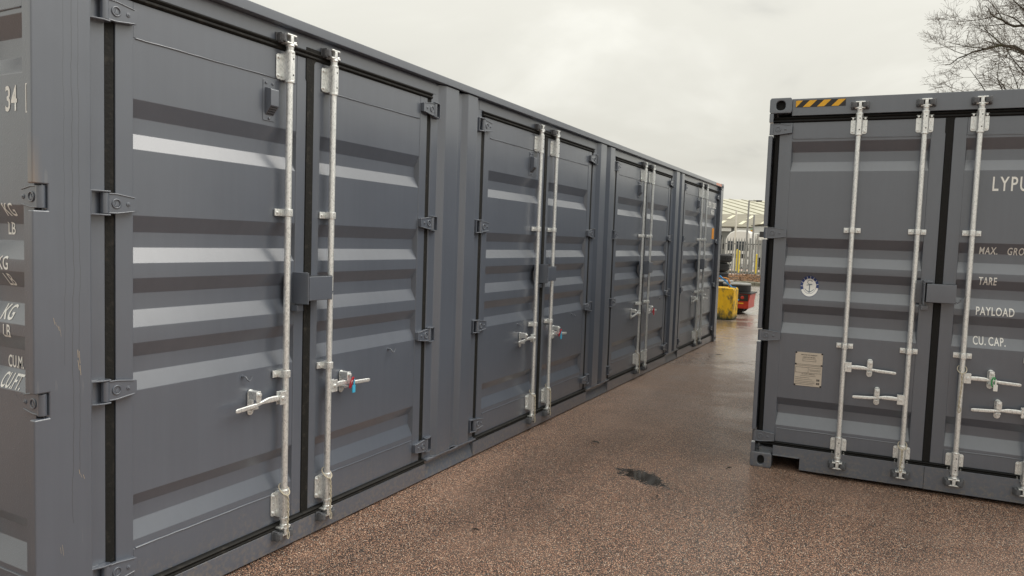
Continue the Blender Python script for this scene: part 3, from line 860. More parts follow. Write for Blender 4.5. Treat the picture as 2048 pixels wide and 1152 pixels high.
G_SIDE = [(2.304, 2.228, 2.158, 2.090), (1.805, 1.733, 1.666, 1.597), (1.531, 1.464, 1.391, 1.315), (1.246, 1.182, 1.111, 1.035), (0.568, 0.510, 0.440, 0.360)]
HZ = (2.638, 1.850, 1.060, 0.262)
def side_pair():
    out = []
    for k in (0, 1):
        s0, s1, p0, p1 = (-1.145, -0.028, -1.063, -0.100) if k == 0 else (0.028, 1.145, 0.085, 1.063)
        m = MB(); door_frame(m, s0, s1, 0.158, 2.711, p0, p1, 0.321, 2.560)
        d = m.build('side_door', M_PAINT, A, 0.003, 2)
        m_panel(p0, p1, 0.321, 2.560, G_SIDE).build('door_panel', M_PAINT, d, facing=(0, -1, 0))
        bead(d, (p0 + 0.01, 0.001, 2.558), (p1 - 0.01, 0.001, 2.558), 0.0032, M_PAINT)
        bead(d, (p0 + 0.01, 0.001, 0.323), (p1 - 0.01, 0.001, 0.323), 0.0036, M_PAINT)
        gm = MB()
        ga, gb = (-1.192, -0.030) if k == 0 else (-0.030, 1.192)
        gasket_bar(gm, True, ga, gb, 2.7115, 2.752)
        gasket_bar(gm, True, ga, gb, 0.1215, 0.1575, 0.010)
        if k == 0: gasket_bar(gm, False, 0.1575, 2.7115, -1.191, -1.1455)
        else: gasket_bar(gm, False, 0.1575, 2.7115, 1.1455, 1.191)
        gm.build('door_seal', M_RUBBER, d, 0.001, 1)
        xh, dh = (-1.205, 1) if k == 0 else (1.205, -1)
        for z in HZ: put('hinge', 'hinge_side_%d' % dh, lambda: m_hinge(dh, True, 0.140), M_PAINT, d, (xh, 0, z), 0.0015)
        bx_, hd, cx_ = (-0.199, -1, -0.405) if k == 0 else (0.141, 1, 0.300)
        lock_gear(d, bx_, 0, 0, 2.622, 0.268, (1.858, 0.990), 0.866, hd, cx_, 2.698, 0.186)
        if k == 0:
            put('vent', 'vent', m_vent, M_PAINT, d, (-0.298, 0.003, 2.434), 0.002)
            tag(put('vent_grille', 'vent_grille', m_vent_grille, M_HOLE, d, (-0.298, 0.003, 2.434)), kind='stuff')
        put('hook', 'hook_side', m_hook, M_PAINT, d, (-0.452 if k == 0 else 0.767, 0.003, 0.997))
        if k == 1:
            cs = MB()
            cs.prism([(-0.0275, 0.130), (0.0275, 0.130), (0.0275, 2.690), (0.038, 2.706), (0.090, 2.716), (0.122, 2.742), (0.110, 2.760), (0.070, 2.772), (-0.036, 2.772), (-0.036, 2.600), (-0.0275, 2.585)], -0.005, 0.03, XZ)
            cs.build('centre_seal', M_RUBBER, d, 0.003, 2)
            put('lock_box', 'lock_box_side', m_lockbox, M_PAINT, d, (-0.016, 0, 1.450), 0.003)
            put('hook', 'hook_box', m_hook, M_PAINT, d, (0.086, -0.05, 1.415))
        else:
            put('lock_box_bracket', 'lock_box_bracket_side', m_lockbox_bracket, M_PAINT, d, (-0.016, 0, 1.450), 0.002)
        out.append(d)
    return out
pair = side_pair()
PAIRS = [pair]
for k in range(1, 4):
    PAIRS.append([copy_tree(d, A, (CK[k], YD, 0)) for d in pair])
for k in range(4):
    for d in PAIRS[k]:
        for ch in d.children:
            if ch.name.startswith('handle') and 'catch' not in ch.name: ch.rotation_euler.y = R((0.0, 1.6, -1.2, 0.8)[k])
for d in pair: d.location = (CK[0], YD, 0)
for k in range(4):
    for bx_ in (-0.199, 0.141):
        put('cam_keeper', 'cam_keeper_s', m_keeper, M_KEEP, A, (CK[k] + bx_, YD - 0.002, 2.766), 0.003)
        put('cam_keeper', 'cam_keeper_s', m_keeper, M_KEEP, A, (CK[k] + bx_, 0.031, 0.100), 0.003)
# marks on the farthest pair and the label at the far end of the rail
fd = PAIRS[3][1]
lettering('LYPU', 0.10, 0.40, 2.43, fd, None, y=0.0, cond=0.95, bold=0.02)
lettering('12003', 0.10, 0.76, 2.43, fd, None, y=0.0, cond=0.90, bold=0.02)
lettering('45G1', 0.085, 0.70, 2.318, fd, None, y=0.0, cond=0.95, bold=0.02)
m = MB(); m.box(0.86, 1.02, 0.0005, 0.003, 1.885, 2.075); m.build('warning_label', M_ORANGE, fd)
m = MB(); m.box(11.56, 12.00, 0.0005, 0.002, 2.838, 2.880); m.build('red_white_label', M_LBLRED, A)
# scratches and a rust bleed on the near corner post (object space of the container)
def scuff(x, z, n, ln, seed):
    r = random.Random(seed); m = MB()
    for i in range(n):
        xx = x + i * 0.007 + r.uniform(-.002, .002); zz = z - i * 0.012 + r.uniform(-.006, .006)
        dx = r.uniform(.002, .007); dz = ln * r.uniform(.5, 1.1); w = r.uniform(.0008, .002)
        m.quad((xx, -0.0006, zz + dz), (xx + w, -0.0006, zz + dz * 0.97), (xx + dx + w * .6, -0.0006, zz - dz), (xx + dx - w * .4, -0.0006, zz - dz * .93))
    tag(m.build('scratch', M_SCUFF, A), kind='stuff')
scuff(0.075, 1.375, 4, 0.02, 1); scuff(0.166, 1.235, 2, 0.03, 2); scuff(0.168, 1.190, 2, 0.02, 5); scuff(0.172, 0.755, 3, 0.012, 3); scuff(0.095, 0.46, 2, 0.025, 4)
# the near end of the container
SKEW = 0.0
def right_at(t_, h, s_, z, cond):
    # where a line of stencilled lettering ends, allowing for the depth of the fold it sits in
    return (t_, h, s_ - 1.9 * (groove_depth(z + h / 2, G_END) - 0.003), z, dict(cond=cond, align='RIGHT'))
door_end(A, (0.0, W, 0.0), R(-90), M_WET, [right_at(*a) for a in (
    ('34', 0.097, 2.250, 2.195, 0.62), ('KG', 0.050, 2.226, 1.784, 0.80), ('LB', 0.050, 2.232, 1.709, 0.72),
    ('KG', 0.054, 2.176, 1.568, 0.74), ('LB', 0.050, 2.214, 1.502, 0.74), ('KG', 0.060, 2.228, 1.365, 0.74), ('LB', 0.052, 2.184, 1.294, 0.70),
    ('CU.M.', 0.050, 2.281, 1.162, 0.60), ('CU.FT.', 0.058, 2.272, 1.085, 0.60))])
bxm = MB()
for x0, x1, z0, z1 in ((2.311, 2.316, 2.182, 2.294), (2.316, 2.354, 2.289, 2.294), (2.316, 2.354, 2.182, 2.187), (2.334, 2.341, 2.276, 2.284)):
    bxm.box(x0, x1, YD - 0.0015, YD - 0.0005, z0, z1)
bo = bxm.build('check_digit_box', M_WHITE, A); bo.matrix_local = Matrix.Translation((0, W, 0)) @ Matrix.Rotation(R(-90), 4, 'Z')

# ------------------------------------------------------------------ the second container, seen square on to its doors
B = thing('shipping_container', 'dark grey high container on the right with black and yellow stripe and lettered doors', 'container', (1.9457, 4.3960, GB), R(3.1127))
def PB(name, m, mat=M_PAINT_B, bevel=0.003): return m.build(name, mat, B, bevel, 2)
for x in (0.0, W - 0.162):
    for z, hs in ((0.0, (0.026, 0.036)), (H - 0.118, (0.034, 0.036))):
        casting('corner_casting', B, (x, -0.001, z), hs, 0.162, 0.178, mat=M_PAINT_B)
    for z in (0.0, H - 0.118):
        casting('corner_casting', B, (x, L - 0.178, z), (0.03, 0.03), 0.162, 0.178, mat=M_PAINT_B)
for x0, x1 in ((0.002, 0.06), (W - 0.06, W - 0.002)):
    m = MB(); m.box(x0, x1, 0.178, L - 0.178, 2.80, 2.882); PB('top_rail', m)
    m = MB(); m.box(x0, x1, 0.178, L - 0.178, 0.02, 0.15); PB('bottom_rail', m)
    m = MB(); m.box(x0, x1, L - 0.12, L, 0.118, 2.778); PB('corner_post', m)
for side in (0, 1):
    m = MB(); nn = 42
    for i in range(nn):
        y0 = 0.12 + (L - 0.24) * i / nn; w = (L - 0.24) / nn
        pr = [(0.045, y0), (0.045, y0 + 0.07), (0.012, y0 + 0.13), (0.012, y0 + 0.21), (0.045, y0 + w), (0.06, y0 + w), (0.06, y0)]
        if side: pr = [(W - a, c) for a, c in pr]
        m.prism(pr, 0.15, 2.80, XY)
    PB('side_wall', m, M_PAINT_B, 0)
m = MB(); m.box(0.06, W - 0.06, 0.05, L - 0.05, 2.85, 2.872); PB('roof_panel', m, M_PAINT_B, 0)
m = MB(); m.box(0.06, W - 0.06, L - 0.06, L - 0.02, 0.12, 2.85); PB('far_wall', m, M_PAINT_B, 0)
m = MB(); m.box(0.06, W - 0.06, 0.08, L - 0.05, 0.11, 0.15); PB('floor_pan', m, M_PAINT_B, 0)
bd = door_end(B, (0, 0, 0), 0.0, M_PAINT_B, [
    ('LYPU', 0.098, 1.505, 2.195, dict(cond=0.60, space=1.22)),
    ('MAX.', 0.050, 1.463, 1.750, dict(cond=0.62, space=1.15)), ('GROSS', 0.050, 1.632, 1.750, dict(cond=0.62, space=1.15)),
    ('TARE', 0.055, 1.471, 1.532, dict(cond=0.55, space=1.12)), ('PAYLOAD', 0.058, 1.466, 1.318, dict(cond=0.58, space=1.12)),
    ('CU.', 0.058, 1.465, 1.104, dict(cond=0.56, space=1.12)), ('CAP.', 0.058, 1.560, 1.104, dict(cond=0.56, space=1.12))])
# height warning stripe
m = MB(); m.box(0.186, 0.536, 0.0235, 0.0258, 2.822, 2.874); m.build('warning_stripe', M_BLK, B)
for i, x in enumerate((0.150, 0.237, 0.337, 0.437)):
    a = [(x, 2.8235), (x + 0.050, 2.8235), (x + 0.098, 2.8725), (x + 0.048, 2.8725)]
    if i == 0: a = [(0.187, 2.8235), (0.190, 2.8235), (0.236, 2.8725), (0.187, 2.8725)]
    m = MB(); m.prism(a, 0.0225, 0.0235, XZ); m.build('yellow_stripe', M_YEL, B)
# round emblem sticker with an anchor, draped over the folded panel
def decal(name, polys, mat, parent, off):
    m = MB()
    for p in polys: m.quad(*[(x, 0.0, z) for x, z in p])
    o = m.build(name, mat, parent)
    cut_and_drape(o.data, G_END, off)
    return o
SC, SZ, SA, SB = 0.360, 1.455, 0.066, 0.081
def ell(f, a): return (SC + SA * f * math.cos(a), SZ + SB * f * math.sin(a))
st = decal('emblem_sticker', [[ell(1.0, 2 * math.pi * k / 48) for k in range(48)]], M_WHITE, bd[0], 0.0012)
def arc(f0, f1, a0, a1, n=6):
    return [ell(f1, R(a0 + (a1 - a0) * i / n)) for i in range(n + 1)] + [ell(f0, R(a1 - (a1 - a0) * i / n)) for i in range(n + 1)]
segs = [arc(0.73, 0.98, a, a + 21, 3) for a in range(-10, 186, 24)]
decal('emblem_ring', segs, M_BLUE, st, 0.0022)
decal('emblem_outline', [arc(0.975, 1.0, a, a + 30, 6) for a in range(0, 360, 30)] + [arc(0.70, 0.725, a, a + 30, 6) for a in range(-180, 0, 30)], M_BLUE, st, 0.0023)
ank = [[(SC - .004, SZ - .048), (SC + .004, SZ - .048), (SC + .005, SZ + .018), (SC - .003, SZ + .018)], [(SC - .022, SZ + .004), (SC + .020, SZ + .010), (SC + .020, SZ + .016), (SC - .022, SZ + .010)]]
for s in (-1, 1):
    ank.append([(SC, SZ - .052), (SC + s * .030, SZ - .030), (SC + s * .036, SZ - .018), (SC + s * .026, SZ - .026), (SC, SZ - .044)])
for k in range(8):
    a0 = R(20 + 38 * k); a1 = a0 + R(30); rr = 0.020
    cxx, czz = SC + 0.002, SZ + 0.030
    ank.append([(cxx + rr * math.cos(a0), czz + rr * math.sin(a0)), (cxx + rr * math.cos(a1), czz + rr * math.sin(a1)), (cxx + rr * .7 * math.cos(a1), czz + rr * .7 * math.sin(a1)), (cxx + rr * .7 * math.cos(a0), czz + rr * .7 * math.sin(a0))])
decal('emblem_anchor', ank, M_GREYINK, st, 0.0024)
# approval plate
PX0, PX1, PZ0, PZ1 = 0.292, 0.488, 0.678, 0.941
m = MB(); m.box(PX0, PX1, -0.0005, 0.003, PZ0, PZ1); plate = m.build('data_plate', M_PLATE, bd[0])
m = MB()
for x in (PX0 + 0.005, PX1 - 0.005):
    for z in (PZ0 + 0.005, PZ0 + 0.168, PZ1 - 0.005):
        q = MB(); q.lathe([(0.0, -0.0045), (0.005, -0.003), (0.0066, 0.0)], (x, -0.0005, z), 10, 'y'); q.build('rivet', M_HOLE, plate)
pc = (PX0 + PX1) / 2
for s, h, z in (('APPROVED FOR TRANSPORT', 0.0085, 0.917), ('UNDER CUSTOMS SEAL', 0.0085, 0.899), ('CSC SAFETY APPROVAL', 0.0085, 0.768)):
    lettering(s, h, pc, z, plate, None, M_INK, y=-0.0012, cond=0.74, align='CENTER', bold=0.02)
ln = MB()
for x0, x1, z in ((0.345, 0.440, 0.888), (0.345, 0.440, 0.872), (0.30, 0.48, 0.845), (0.30, 0.48, 0.836), (0.296, 0.484, 0.822), (0.296, 0.484, 0.781), (0.395, 0.48, 0.806), (0.40, 0.475, 0.797), (0.335, 0.445, 0.757),
                  (0.298, 0.40, 0.742), (0.298, 0.42, 0.728), (0.298, 0.44, 0.714), (0.298, 0.44, 0.702), (0.298, 0.43, 0.690)):
    ln.box(x0, x1, -0.0014, -0.0006, z, z + 0.0022)
for x, z0, z1 in ((0.345, 0.872, 0.890), (0.44, 0.872, 0.890), (0.388, 0.781, 0.822), (0.296, 0.781, 0.822)): ln.box(x, x + 0.002, -0.0014, -0.0006, z0, z1)
for x in (0.452, 0.464):
    for z in (0.695, 0.722): ln.box(x, x + 0.010, -0.0014, -0.0006, z, z + 0.016)
tag(ln.build('plate_print', M_INK, plate), kind='stuff')

# ------------------------------------------------------------------ seals and cords hung on the handles and bars
def world_of(cont, x, y, z):
    return cont.matrix_basis @ Vector((x, y, z))
def seal(cont, x, ydoor, z, label, band, flag, loop_r=0.020):
    root = thing('security_seal', label, 'seal', world_of(cont, x, ydoor - 0.075, z), cont.rotation_euler.z, 'plastic seals on the door handles')
    pts = [(0.004 + 0.010 * math.sin(a), -0.012 * math.cos(a) - 0.002, loop_r * 1.7 * math.cos(a) - 0.004) for a in [2 * math.pi * i / 22 for i in range(23)]]
    MB().tube(pts, 0.0042, 7, False).build('loop', band, root)
    m = MB(); m.box(0.004, 0.030, -0.012, -0.004, -0.066, -0.020); m.box(0.012, 0.022, -0.014, -0.003, -0.024, 0.016)
    m.build('tag', flag, root, 0.002, 1)
seal(A, CK[0] + 0.305, YD, 0.868, 'red loop seal with blue tag on the nearest right-hand side-door handle', M_RED, M_CYAN)
seal(A, CK[1] + 0.305, YD, 0.868, 'red loop seal with blue tag on the second pair of side doors', M_RED, M_CYAN)
seal(A, CK[2] + 0.305, YD, 0.868, 'red loop seal on the third pair of side doors', M_RED, M_RED)
seal(B, 1.590, YD, 0.862, 'green seal with white tag on the upper right handle of the right container', M_GREEN, M_WHITE)
def rope(cont, x, ydoor, z, label, drop=0.20):
    """cord looped round a locking bar, its twisted tails hanging down"""
    root = thing('rope', label, 'rope', world_of(cont, x, ydoor - 0.045, z), cont.rotation_euler.z, 'thin cords tied round the locking bars')
    r = random.Random(int(x * 91) + int(z * 37))
    lp = []
    for i in range(21):
        a = 2 * math.pi * i / 20 + math.pi / 2
        lp.append((0.029 * math.cos(a), 0.028 * math.sin(a), 0.030 * math.sin(a) * 0.9))
    MB().tube(lp, 0.0034, 6, False).build('loop', M_ROPE, root)
    for s in (0, 1):
        t_ = []
        for i in range(26):
            f = i / 25; a = f * 22 + s * math.pi
            t_.append((-0.004 + 0.0035 * math.cos(a) + 0.004 * math.sin(f * 5), -0.031 + 0.0035 * math.sin(a) - 0.006 * f, -0.028 - drop * f))
        MB().tube(t_, 0.0032, 5).build('strand', M_ROPE, root)
    e = []
    for i in range(13):
        a = 2 * math.pi * i / 12 + math.pi / 2
        e.append((-0.004 + 0.008 * math.cos(a), -0.038, -0.028 - drop - 0.020 + 0.020 * math.sin(a)))
    MB().tube(e, 0.003, 5, False).build('end_loop', M_ROPE, root)
names = ['nearest pair', 'second pair', 'third pair', 'farthest pair']
for k in range(4):
    rope(A, CK[k] - 0.199, YD, 0.350, 'pale cord tied round the left bar foot of the %s of side doors' % names[k])
    if k < 2: rope(A, CK[k] + 0.141, YD, 0.350, 'pale cord tied round the right bar foot of the %s of side doors' % names[k])
rope(B, 1.065, YD, 0.322, 'pale cord tied round the second bar foot of the right container', 0.13)
rope(B, 1.405, YD, 0.925, 'pale cord hanging down from the third bar of the right container', 0.24)

# ------------------------------------------------------------------ the yard behind
def conc_mat():
    m, t, b = new_mat('worn_yellow_paint')
    g_ = coord(t)
    n1 = noise(t, mapped(t, g_, (1, 1, 0.55)), 6, 7, 0.68)
    n2 = noise(t, mapped(t, g_, (1, 1, 0.3), (4, 4, 4)), 14, 6, 0.7)
    c = mixc(t, ramp(t, n2, [(0.35, 0.0), (0.7, 1.0)]), (0.86, 0.52, 0.012), (0.70, 0.40, 0.015))
    c = mixc(t, ramp(t, n1, [(0.50, 0.0), (0.61, 0.85)]), c, (0.085, 0.085, 0.04))
    sx = N(t, 'ShaderNodeSeparateXYZ'); t.links.new(g_, sx.inputs[0])
    low = N(t, 'ShaderNodeMapRange'); low.inputs[1].default_value = 0.17; low.inputs[2].default_value = 0.03
    t.links.new(math_node(t, 'ADD', sx.outputs[2], math_node(t, 'MULTIPLY_ADD', n2, 0.3, -0.15)), low.inputs[0])
    c = mixc(t, low.outputs[0], c, (0.035, 0.042, 0.018))        # moss and splash dirt at the foot
    t.links.new(c, b.inputs['Base Color']); b.inputs['Roughness'].default_value = 0.75
    bump(t, b, n1, 0.5, 0.02)
    return m
M_YCONC = conc_mat()
M_STEELRUST = simple('rusty_bar', (0.52, 0.22, 0.05), 0.75, var=0.4, scale=40)
blk = thing('concrete_block', 'worn yellow concrete block with bent steel lifting loop beyond the long container', 'block', (-1.10, 16.3, 0))
m = MB()
m.prism([(-0.62, 0.0), (0.58, 0.0), (0.60, 0.05), (0.605, 0.72), (0.57, 0.765), (-0.60, 0.765), (-0.64, 0.72), (-0.64, 0.05)], 0.0, 0.60, XZ)
b_ = m.build('block_body', M_YCONC, blk, 0.02, 3)
MB().tube([(0.02, 0.3, 0.74), (0.02, 0.3, 0.93), (0.05, 0.3, 0.975), (0.10, 0.3, 0.99), (0.34, 0.3, 0.99), (0.40, 0.3, 0.965), (0.43, 0.3, 0.90), (0.44, 0.3, 0.74)], 0.023, 10).build('lifting_loop', M_STEELRUST, blk)
M_STRAP = simple('blue_webbing', (0.04, 0.22, 0.52), 0.7, var=0.2, scale=60)
st_ = MB(); st_.prism([(-0.92, 1.02), (-0.78, 0.92), (-0.62, 0.775), (-0.50, 0.77), (-0.50, 0.785), (-0.60, 0.79), (-0.76, 0.945), (-0.90, 1.05)], 16.55, 16.63, XZ)
tag(st_.build('strap', M_STRAP, None, 0.002, 1), 'light blue webbing strap trailing over the yellow concrete block', 'strap')

# red machine with a drum-like top
M_REDP = simple('red_machine_paint', (0.42, 0.035, 0.02), 0.4, var=0.3, scale=9, bumps=0.15)
M_DARK = simple('dark_grease', (0.015, 0.015, 0.016), 0.55, var=0.4, scale=14)
M_TYRE = simple('tyre_rubber', (0.020, 0.020, 0.021), 0.7, var=0.35, scale=24, bumps=0.4)
M_LID = simple('dull_metal_lid', (0.30, 0.30, 0.29), 0.4, metal=0.4, var=0.2, scale=12)
mach = thing('plant_trailer', 'red wheeled yard trailer carrying dark drums behind the yellow block', 'trailer', (-1.03, 18.35, 0))
m = MB(); m.prism([(-0.75, 0.16), (0.60, 0.16), (0.60, 0.34), (0.63, 0.52), (0.63, 0.545), (-0.75, 0.545)], -0.35, 0.55, XZ); m.build('body', M_REDP, mach, 0.015)
m = MB(); m.box(0.20, 0.585, -0.362, -0.345, 0.36, 0.53); m.build('side_recess', M_DARK, mach, 0.01)
q = MB(); q.lathe([(0.0, -0.012), (0.035, -0.008), (0.045, 0.0)], (0.44, -0.362, 0.45), 14, 'y'); q.build('hub_cap', M_REDP, mach)
m = MB(); m.box(-0.75, 0.66, -0.37, 0.56, 0.546, 0.575); m.build('deck', M_DARK, mach, 0.006)
m = MB(); m.box(0.34, 0.47, -0.3535, -0.3505, 0.285, 0.315); m.build('maker_label', M_YEL, mach)
q = MB(); q.tube([(0.16, -0.366, 0.53), (0.32, -0.372, 0.39), (0.36, -0.37, 0.37)], 0.022, 8); q.build('blue_hose', M_STRAP, mach)
for x, y in ((0.27, -0.12), (-0.45, -0.12), (0.27, 0.42), (-0.45, 0.42)):
    w = MB(); w.lathe([(0.0, -0.09), (0.11, -0.09), (0.12, -0.075), (0.20, -0.085), (0.222, -0.06), (0.222, 0.06), (0.20, 0.085), (0.12, 0.075), (0.11, 0.09), (0.0, 0.09)], (x, y, 0.222), 28, 'y'); w.build('wheel', M_TYRE, mach)
def drum(x, y, z, r, h, label):
    root = thing('drum', label, 'drum', (x, y, z))
    q = MB(); q.lathe([(0, 0), (r * 0.96, 0), (r, 0.02), (r, h * 0.78), (r * 0.985, h * 0.80), (r, h * 0.82), (r, h - 0.01), (r * 0.98, h)], (0, 0, 0), 36); q.build('shell', M_TYRE, root)
    q = MB(); q.lathe([(0, h - 0.005), (r * 0.55, h - 0.005), (r * 0.60, h + 0.012), (r * 0.95, h + 0.016), (r * 1.01, h), (r * 1.01, h - 0.03)], (0, 0, 0), 36); q.build('lid', M_LID, root)
drum(-0.82, 18.40, 0.576, 0.36, 0.215, 'squat dark drum with metal lid on the red trailer')
drum(-1.30, 18.65, 0.576, 0.33, 0.26, 'second squat drum half hidden behind the bent steel loop')

# tyres stacked against the long container's far corner
def tyre(x, y, z, R_, w, label):
    root = thing('tyre', label, 'tyre', (x, y, z), rnd.uniform(0, 3), 'tyres in the tall stack')
    ri = R_ * 0.58
    prof = [(ri, 0.02), (ri + 0.02, 0.0), (R_ * 0.86, 0.004), (R_ * 0.97, 0.03), (R_, 0.06), (R_, w - 0.06), (R_ * 0.97, w - 0.03), (R_ * 0.86, w - 0.004), (ri + 0.02, w), (ri, w - 0.02), (ri, 0.02)]
    q = MB(); q.lathe(prof, (0, 0, 0), 40); q.build('carcass', M_TYRE, root)
    tr = MB()
    for k in range(40):
        a = 2 * math.pi * k / 40
        c, s = math.cos(a), math.sin(a)
        for h0, h1 in ((0.06, w * 0.46), (w * 0.54, w - 0.06)):
            e = 0.045
            p = lambda rr, aa, hh: (rr * math.cos(aa), rr * math.sin(aa), hh)
            tr.quad(p(R_ + 0.012, a, h0), p(R_ + 0.012, a + 0.09, h0), p(R_ + 0.012, a + 0.09 + e, h1), p(R_ + 0.012, a + e, h1))
            tr.quad(p(R_ + 0.012, a, h0), p(R_ + 0.012, a + e, h1), p(R_ - 0.002, a + e, h1), p(R_ - 0.002, a, h0))
            tr.quad(p(R_ + 0.012, a + 0.09, h0), p(R_ + 0.012, a + 0.09 + e, h1), p(R_ - 0.002, a + 0.09 + e, h1), p(R_ - 0.002, a + 0.09, h0))
    tag(tr.build('tread', M_TYRE, root), kind='stuff')
words = ['bottom', 'second', 'third', 'fourth', 'fifth', 'topmost']
zz = 0.0
for i in range(6):
    w = 0.258
    tyre(-1.84 + (0.085 if i == 5 else (0.0, 0.015, -0.01, 0.0, 0.01)[i % 5]), 20.2, zz, 0.41, w - 0.004, 'black tyre in the stack behind the yellow block, %s from the ground' % words[i] if i < 5 else 'topmost black tyre of the stack behind the yellow block')
    zz += w

# kerb, leaf-strewn bank
M_KERB = simple('kerb_stone', (0.20, 0.19, 0.15), 0.8, var=0.35, scale=5, second=(0.10, 0.10, 0.06), lo=0.45, hi=0.7)
kx = -12.0
kerb_root = thing('kerb', 'row of weathered kerb stones edging the yard below the leafy bank', 'kerb', (0, 33.6, 0))
ks = MB(); ks.prism([(0.0, -0.05), (0.0, 0.13), (0.04, 0.17), (0.22, 0.17), (0.22, -0.05)], 0.0, 0.90, lambda a, c, d: (d, a, c))
k0 = ks.build('kerb_stone', M_KERB, kerb_root, 0.012, 2, (kx, 0, 0))
for i in range(1, 26):
    c = inst(k0, kerb_root, (kx + 0.915 * i, rnd.uniform(-.01, .01), rnd.uniform(-.012, .012)))
M_BANK = simple('leaf_litter', (0.17, 0.085, 0.035), 0.9, var=0.4, scale=5, bumps=1.0, second=(0.05, 0.035, 0.02), lo=0.35, hi=0.65)
bk = MB(); nx, ny = 60, 12
def bank_z(x, y): return 0.10 + 0.28 * (1 - ((y - 37.0) / 3.4) ** 2) * 0.55 + 0.05 * math.sin(x * 3.1 + y * 2) + 0.03 * math.sin(x * 7.3 - y * 5)
for i in range(nx):
    for j in range(ny):
        P = []
        for di, dj in ((0, 0), (1, 0), (1, 1), (0, 1)):
            x = -13 + 24 * (i + di) / nx; y = 33.8 + 6.6 * (j + dj) / ny
            P.append((x, y, bank_z(x, y)))
        bk.quad(*P)
tag(bk.build('leaf_bank', M_BANK, facing=(0, 0, 1)), kind='structure')
lf = MB(); r = random.Random(5)
for i in range(5200):
    x = r.uniform(-8.5, -1.2); y = r.uniform(33.8, 40.0); z = bank_z(x, y) + 0.02
    s = r.uniform(0.03, 0.075); a = r.uniform(0, 6.28); tx, ty = r.uniform(-.6, .6), r.uniform(-.6, .6)
    c, d = math.cos(a) * s, math.sin(a) * s
    lf.quad((x - c, y - d, z - tx * c + abs(ty) * s), (x + d * .5, y - c * .5, z), (x + c, y + d, z + tx * c + abs(ty) * s), (x - d * .5, y + c * .5, z + s * .3))
m_leaf = simple('dead_leaves', (0.30, 0.15, 0.055), 0.8, var=0.5, scale=3, bumps=0, second=(0.12, 0.06, 0.03), lo=0.4, hi=0.6)
tag(lf.build('fallen_leaves', m_leaf), 'brown fallen leaves covering the bank below the fence', 'leaves', kind='stuff')

# palisade fence
M_FENCE = simple('weathered_galvanised', (0.40, 0.41, 0.40), 0.5, metal=0.3, var=0.2, scale=4)
M_FRAIL = simple('dull_fence_rail', (0.16, 0.165, 0.165), 0.6, metal=0.2, var=0.2, scale=4)
fence = thing('palisade_fence', 'grey steel palisade fence with pointed pales behind the leafy bank', 'fence', (0, 40.2, 0.20))
pl = MB()
pl.prism([(-0.034, -0.0), (-0.034, 1.92), (-0.016, 2.02), (0.0, 2.10), (0.016, 2.02), (0.034, 1.92), (0.034, 0.0)], 0.0, 0.006, XZ)
pl.prism([(-0.008, 0.0), (-0.008, 1.95), (0.008, 1.95), (0.008, 0.0)], -0.016, 0.0, XZ)
x = -14.0; first = None
while x < 12.0:
    if first is None: first = pl.build('pale', M_FENCE, fence, 0, 1, (x, 0, 0))
    else: inst(first, fence, (x, rnd.uniform(-.004, .004), rnd.uniform(-.012, .012)))
    x += 0.152
for z in (0.08, 1.70):
    m = MB(); m.box(-14.1, 12.1, 0.008, 0.055, z, z + 0.05); m.build('rail', M_FRAIL, fence)
for x in (-12.9, -10.02, -7.15, -4.28, -1.4, 1.47, 4.34, 7.21, 10.08):
    m = MB(); m.box(x - 0.05, x + 0.05, 0.06, 0.15, -0.25, 2.06); m.build('post', M_FENCE, fence, 0.004)

# pavement, road and bollards beyond the fence
M_PAVE = simple('pinkish_paving', (0.40, 0.30, 0.25), 0.7, var=0.2, scale=1.5)
g2 = MB(); g2.box(-40, 12, 41.6, 56.0, -0.05, 0.06); tag(g2.build('pavement', M_PAVE, None, 0.02), kind='structure')
g2 = MB(); g2.box(-40, 12, 47.2, 48.4, 0.02, 0.19); tag(g2.build('pavement', M_KERB, None, 0.02), kind='structure')
M_BOLL = simple('yellow_bollard_paint', (0.72, 0.58, 0.05), 0.5, var=0.15, scale=8)
for k, (x, y, z1, lab) in enumerate(((-6.75, 50.0, 1.55, 'leftmost yellow bollard behind the fence'), (-6.10, 47.0, 1.48, 'yellow bollard nearest the grey fence post, second from left'), (-4.75, 45.6, 1.30, 'yellow bollard right of the fence post, beyond the fence'), (-4.30, 45.6, 1.20, 'rightmost yellow bollard behind the fence'))):
    q = MB(); q.lathe([(0.0, z1), (0.05, z1 - 0.005), (0.075, z1 - 0.04), (0.08, z1 - 0.08), (0.08, 0.02), (0.10, 0.0)], (0, 0, 0), 16)
    o = q.build('bollard', M_BOLL, None, 0, 1, (x, y, 0.06))
    tag(o, lab, 'bollard', 'yellow bollards beyond the fence')
# white lorry
M_VWHITE = simple('white_van_paint', (0.80, 0.80, 0.76), 0.35, var=0.04, scale=3, bumps=0)
M_GLASS = simple('dark_glass', (0.03, 0.04, 0.05), 0.08, var=0.1, bumps=0)
van = thing('lorry', 'tall white lorry with rounded cab roof parked beyond the fence', 'lorry', (-8.6, 60, 0.0))
m = MB()
m.prism([(-1.02, 0.55), (-1.02, 2.30), (-0.92, 2.62), (-0.70, 2.90), (-0.40, 3.05), (0.0, 3.10), (0.55, 3.10), (0.80, 3.02), (0.92, 2.80), (0.98, 2.30), (1.02, 0.55)], 0.0, 2.2, XZ)
body = m.build('cab', M_VWHITE, van, 0.10, 4)
m = MB(); m.box(-1.10, 1.10, 2.3, 7.6, 0.9, 2.95); m.build('cargo_box', M_VWHITE, van, 0.05)
m = MB(); m.prism([(-0.86, 1.45), (-0.82, 2.22), (0.78, 2.22), (0.84, 1.45)], -0.02, 0.02, XZ); m.build('windscreen', M_GLASS, van, 0.01)
